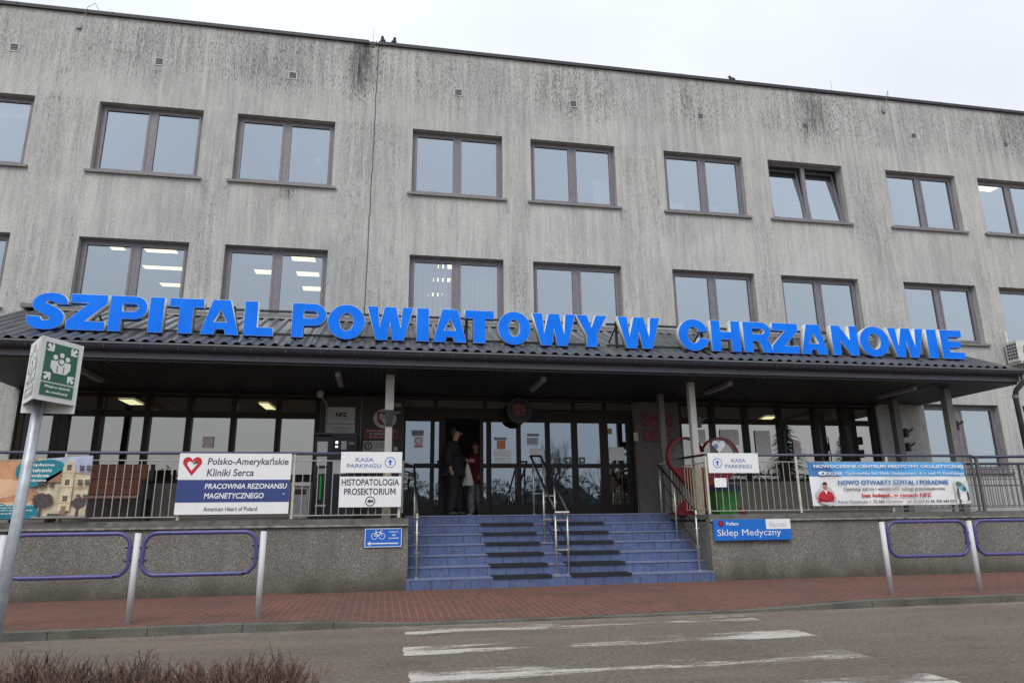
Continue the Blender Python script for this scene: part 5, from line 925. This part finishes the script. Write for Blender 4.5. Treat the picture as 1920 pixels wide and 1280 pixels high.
def pictogram(p, q, parent, gm='green', wm_='white'):
    u = (q - p).normalized(); Mm = Matrix(((u.x, -u.y, 0, p.x), (u.y, u.x, 0, p.y), (0, 0, 1, bz0), (0, 0, 0, 1)))   # x along face, y into the box
    def sh(polys, y, mat, name):
        me = curve_mesh(name, polys, .002); me.transform(Matrix.Translation((0, y, 0))); me.transform(Mm); return link(name, me, M[mat], parent)
    sh([rect(.034, .256, .118, .350)], -.002, gm, 'green_panel'); sh([rect(.034, .256, .032, .108)], -.002, gm, 'text_panel')
    c_, z_ = .145, .234
    for x, z in ((c_, z_ + .052), (c_ - .042, z_ + .034), (c_ + .042, z_ + .034)): sh([circ(x, z, .0155, 14)], -.004, 'white', 'head')
    sh([[(c_ - .068, z_ - .03), (c_ - .065, z_ + .012), (c_ - .028, z_ + .012), (c_ - .012, z_ + .03), (c_ + .012, z_ + .03), (c_ + .028, z_ + .012), (c_ + .065, z_ + .012), (c_ + .068, z_ - .03), (c_ + .05, z_ - .05), (c_ + .04, z_ - .062), (c_ - .04, z_ - .062), (c_ - .05, z_ - .05)]], -.004, 'white', 'people'); sh([circ(c_, z_ + .012, .021, 14)], -.006, 'green', 'gap'); sh([circ(c_, z_ + .012, .0155, 14)], -.008, 'white', 'head')
    for dx in (-.022, .022): sh([rect(c_ + dx - .002, c_ + dx + .002, z_ - .055, z_ - .015)], -.006, 'green', 'gap')
    for sx, sz in ((-1, 1), (1, 1), (-1, -1), (1, -1)):
        tx, tz = c_ + sx * .056, z_ + sz * .062; ex, ez = c_ + sx * .098, z_ + sz * .104
        d = Vector((tx - ex, tz - ez)).normalized(); pq = Vector((-d.y, d.x)); P = lambda a_, w_: (ex + d.x * a_ + pq.x * w_, ez + d.y * a_ + pq.y * w_)
        sh([[P(0, -.010), P(.030, -.010), P(.012, -.028), P(.030, -.028), P(.056, 0), P(.030, .028), P(.012, .028), P(.030, .010), P(0, .010)]], -.004, 'white', 'arrow')
    text('Miejsce zbiórki', .06, .23, .076, .096, -.004, M['white'], parent, .02, M=Mm); text('do ewakuacji', .072, .218, .044, .064, -.004, M['white'], parent, .02, M=Mm)
pictogram(A, Bp, f1); pictogram(Cp, A, f2, 'faded', 'signbox'); pictogram(Bp, Cp, f3)
# hedge in its bed
bd = MB(); bd.box(-6, 6.35, -13.4, -10.6, -.2, RZ + .09); bd.build('planting_bed', M['soil'])['kind'] = 'structure'
hd = thing('hedge', 'low leafless red brown clipped hedge in the foreground bed', 'hedge', (3, -11.6, RZ)); random.seed(21)
tw, td = MB(), MB()
ZTOP = .44
def twig(o, p, d, ln, r_, depth):
    if p.z + d.z * ln > ZTOP: ln = max(.03, (ZTOP + random.uniform(-.05, .03) - p.z) / max(d.z, .2))
    q = p + d * ln * .5 + Vector((random.uniform(-1, 1), random.uniform(-1, 1), random.uniform(-.3, .6))) * ln * .10; e_ = p + d * ln
    o.tube([p, q, e_], [r_, r_ * .75, r_ * .35], 3, cap=False)
    if depth > 0:
        for _ in range(random.choice((2, 3, 3, 4)) if depth > 1 else random.choice((1, 2, 2))):
            t = random.uniform(.35, .95); s = p.lerp(e_, t); nd = (d + Vector((random.uniform(-1, 1), random.uniform(-1, 1), random.uniform(-.25, .8))) * .75).normalized(); twig(o, s, nd, ln * random.uniform(.3, .5), r_ * .66, depth - 1)
yy = -10.72
for i in range(2900):
    x = random.uniform(2.9, 6.12); y = random.uniform(-12.5, -10.72)
    if y < -12.0 and random.random() < .4: continue
    top = .455 + .04 * math.sin(x * 3.1) + .02 * math.sin(x * 11) + random.uniform(-.16, .02) - max(0, x - 5.95) * .4 - max(0, y + 10.95) * .35
    z0 = random.uniform(-.05, .16); d = Vector((random.uniform(-.5, .5), random.uniform(-.5, .5), 1)).normalized()
    twig(tw if random.random() < .6 else td, Vector((x, y, z0)), d, max(.1, (top - z0)) * random.uniform(.7, .95), .0048, 2)
for i in range(5200):
    x = random.uniform(2.9, 6.1); y = random.uniform(-12.2, -10.76); top = .41 + .02 * math.sin(x * 11) - max(0, x - 5.95) * .4 - max(0, y + 10.95) * .35; p = Vector((x, y, random.uniform(.05, .30)))
    twig(tw if random.random() < .5 else td, p, Vector((random.uniform(-.9, .9), random.uniform(-.9, .9), 1)).normalized(), random.uniform(.06, max(.08, top - p.z)), .0032, 1)
tw.build('young_twigs', M['twig'], hd); td.build('old_twigs', M['twigd'], hd)

# ------------------------------------------------------------------ across the road (seen in the glass)
def tree(x, y, h, label, seed):
    random.seed(seed); t = thing('bare_tree', label, 'tree', (x, y, RZ), 'bare trees across the road mirrored in the glass'); o = MB(); tr = MB()
    def br(p, d, ln, r_, k):
        e_ = p + d * ln; (tr if k > 5 else o).tube([p, p.lerp(e_, .5) + Vector((random.uniform(-1, 1), random.uniform(-1, 1), 0)) * ln * .05, e_], [r_, r_ * .85, r_ * .65], 6 if k > 3 else 3, cap=False)
        if k <= 0: return
        for _ in range(3 if k > 1 else 2): br(p.lerp(e_, random.uniform(.6, 1)), (d + Vector((random.uniform(-1, 1), random.uniform(-1, 1), random.uniform(-.1, .9))) * .55).normalized(), ln * random.uniform(.62, .8), r_ * .58, k - 1)
    br(Vector((x, y, RZ)), Vector((0, 0, 1)), h * .28, h * .016, 6); tr.build('trunk', M['bark'], t); o.build('branches', M['bark'], t)
for i, (x, y, h, lb) in enumerate(((22.5, -50, 12, 'tall bare tree mirrored in the middle door panes'), (29, -54, 10, 'smaller bare tree mirrored beside the exit stickers'), (41, -40, 9, 'bare tree mirrored in the last ground floor window'))): tree(x, y, h, lb, 40 + i)
random.seed(77)
def conifer(x, y, h, label):
    t = thing('conifer_tree', label, 'tree', (x, y, RZ), 'conifers across the road mirrored in the glass'); MB().tube([(x, y, RZ), (x, y, h)], [.22, .03], 8).build('trunk', M['bark'], t); o = MB()
    for i in range(70):
        z = 1 + (h - 1.2) * i / 70; L2 = (h - z) * .36 + .3
        for k in range(7):
            a_ = random.uniform(0, 6.28); l_ = L2 * random.uniform(.7, 1.1); d = Vector((math.cos(a_), math.sin(a_), -.25)); s = Vector((-d.y, d.x, 0)) * .16
            for q in range(5): p = Vector((x, y, z)) + d * l_ * (q + .3) / 5; e_ = p + d * l_ * .24 + Vector((0, 0, random.uniform(-.12, .05))); o.face([p - s * (1.3 - q * .2), e_, p + s * (1.3 - q * .2)])
    o.build('crown', M['conifer'], t)
conifer(33, -27, 8.2, 'dark conifer mirrored in the glazing beyond the heart'); conifer(39.5, -30, 7.0, 'shorter dark conifer mirrored near the wall end of the glazing')
bs = MB(); random.seed(5)
def shz(x): return 3.9 + .7 * math.sin(x * .31) + .5 * math.sin(x * .83) + .35 * math.sin(x * 2.1) + .25 * math.sin(x * 5.3)
xx_ = [-60 + .5 * i for i in range(301)]
for a_, c_ in zip(xx_, xx_[1:]):
    for (y0, f0), (y1, f1) in zip(((-56, 0), (-56.6, .7), (-58, 1), (-60, 0)), ((-56.6, .7), (-58, 1), (-60, 0))): bs.face([(a_, y0, RZ + shz(a_) * f0), (c_, y0, RZ + shz(c_) * f0), (c_, y1, RZ + shz(c_) * f1), (a_, y1, RZ + shz(a_) * f1)])
for i in range(30000):
    x = random.uniform(-60, 90); y = -57 + random.uniform(-1, 1); z = RZ + random.random() ** .6 * (shz(x) + 1.3); s = random.uniform(.15, .4)
    a_ = Vector((random.uniform(-1, 1), random.uniform(-1, 1), random.uniform(-1, 1))) * s; c_ = Vector((random.uniform(-1, 1), random.uniform(-1, 1), random.uniform(-1, 1))) * s; p = Vector((x, y, z)); bs.face([p, p + a_, p + c_])
tag(bs.build('far_shrubbery', M['bush']), 'dark winter shrubbery across the road mirrored in the lower door panes', 'shrubbery', None, 'stuff')
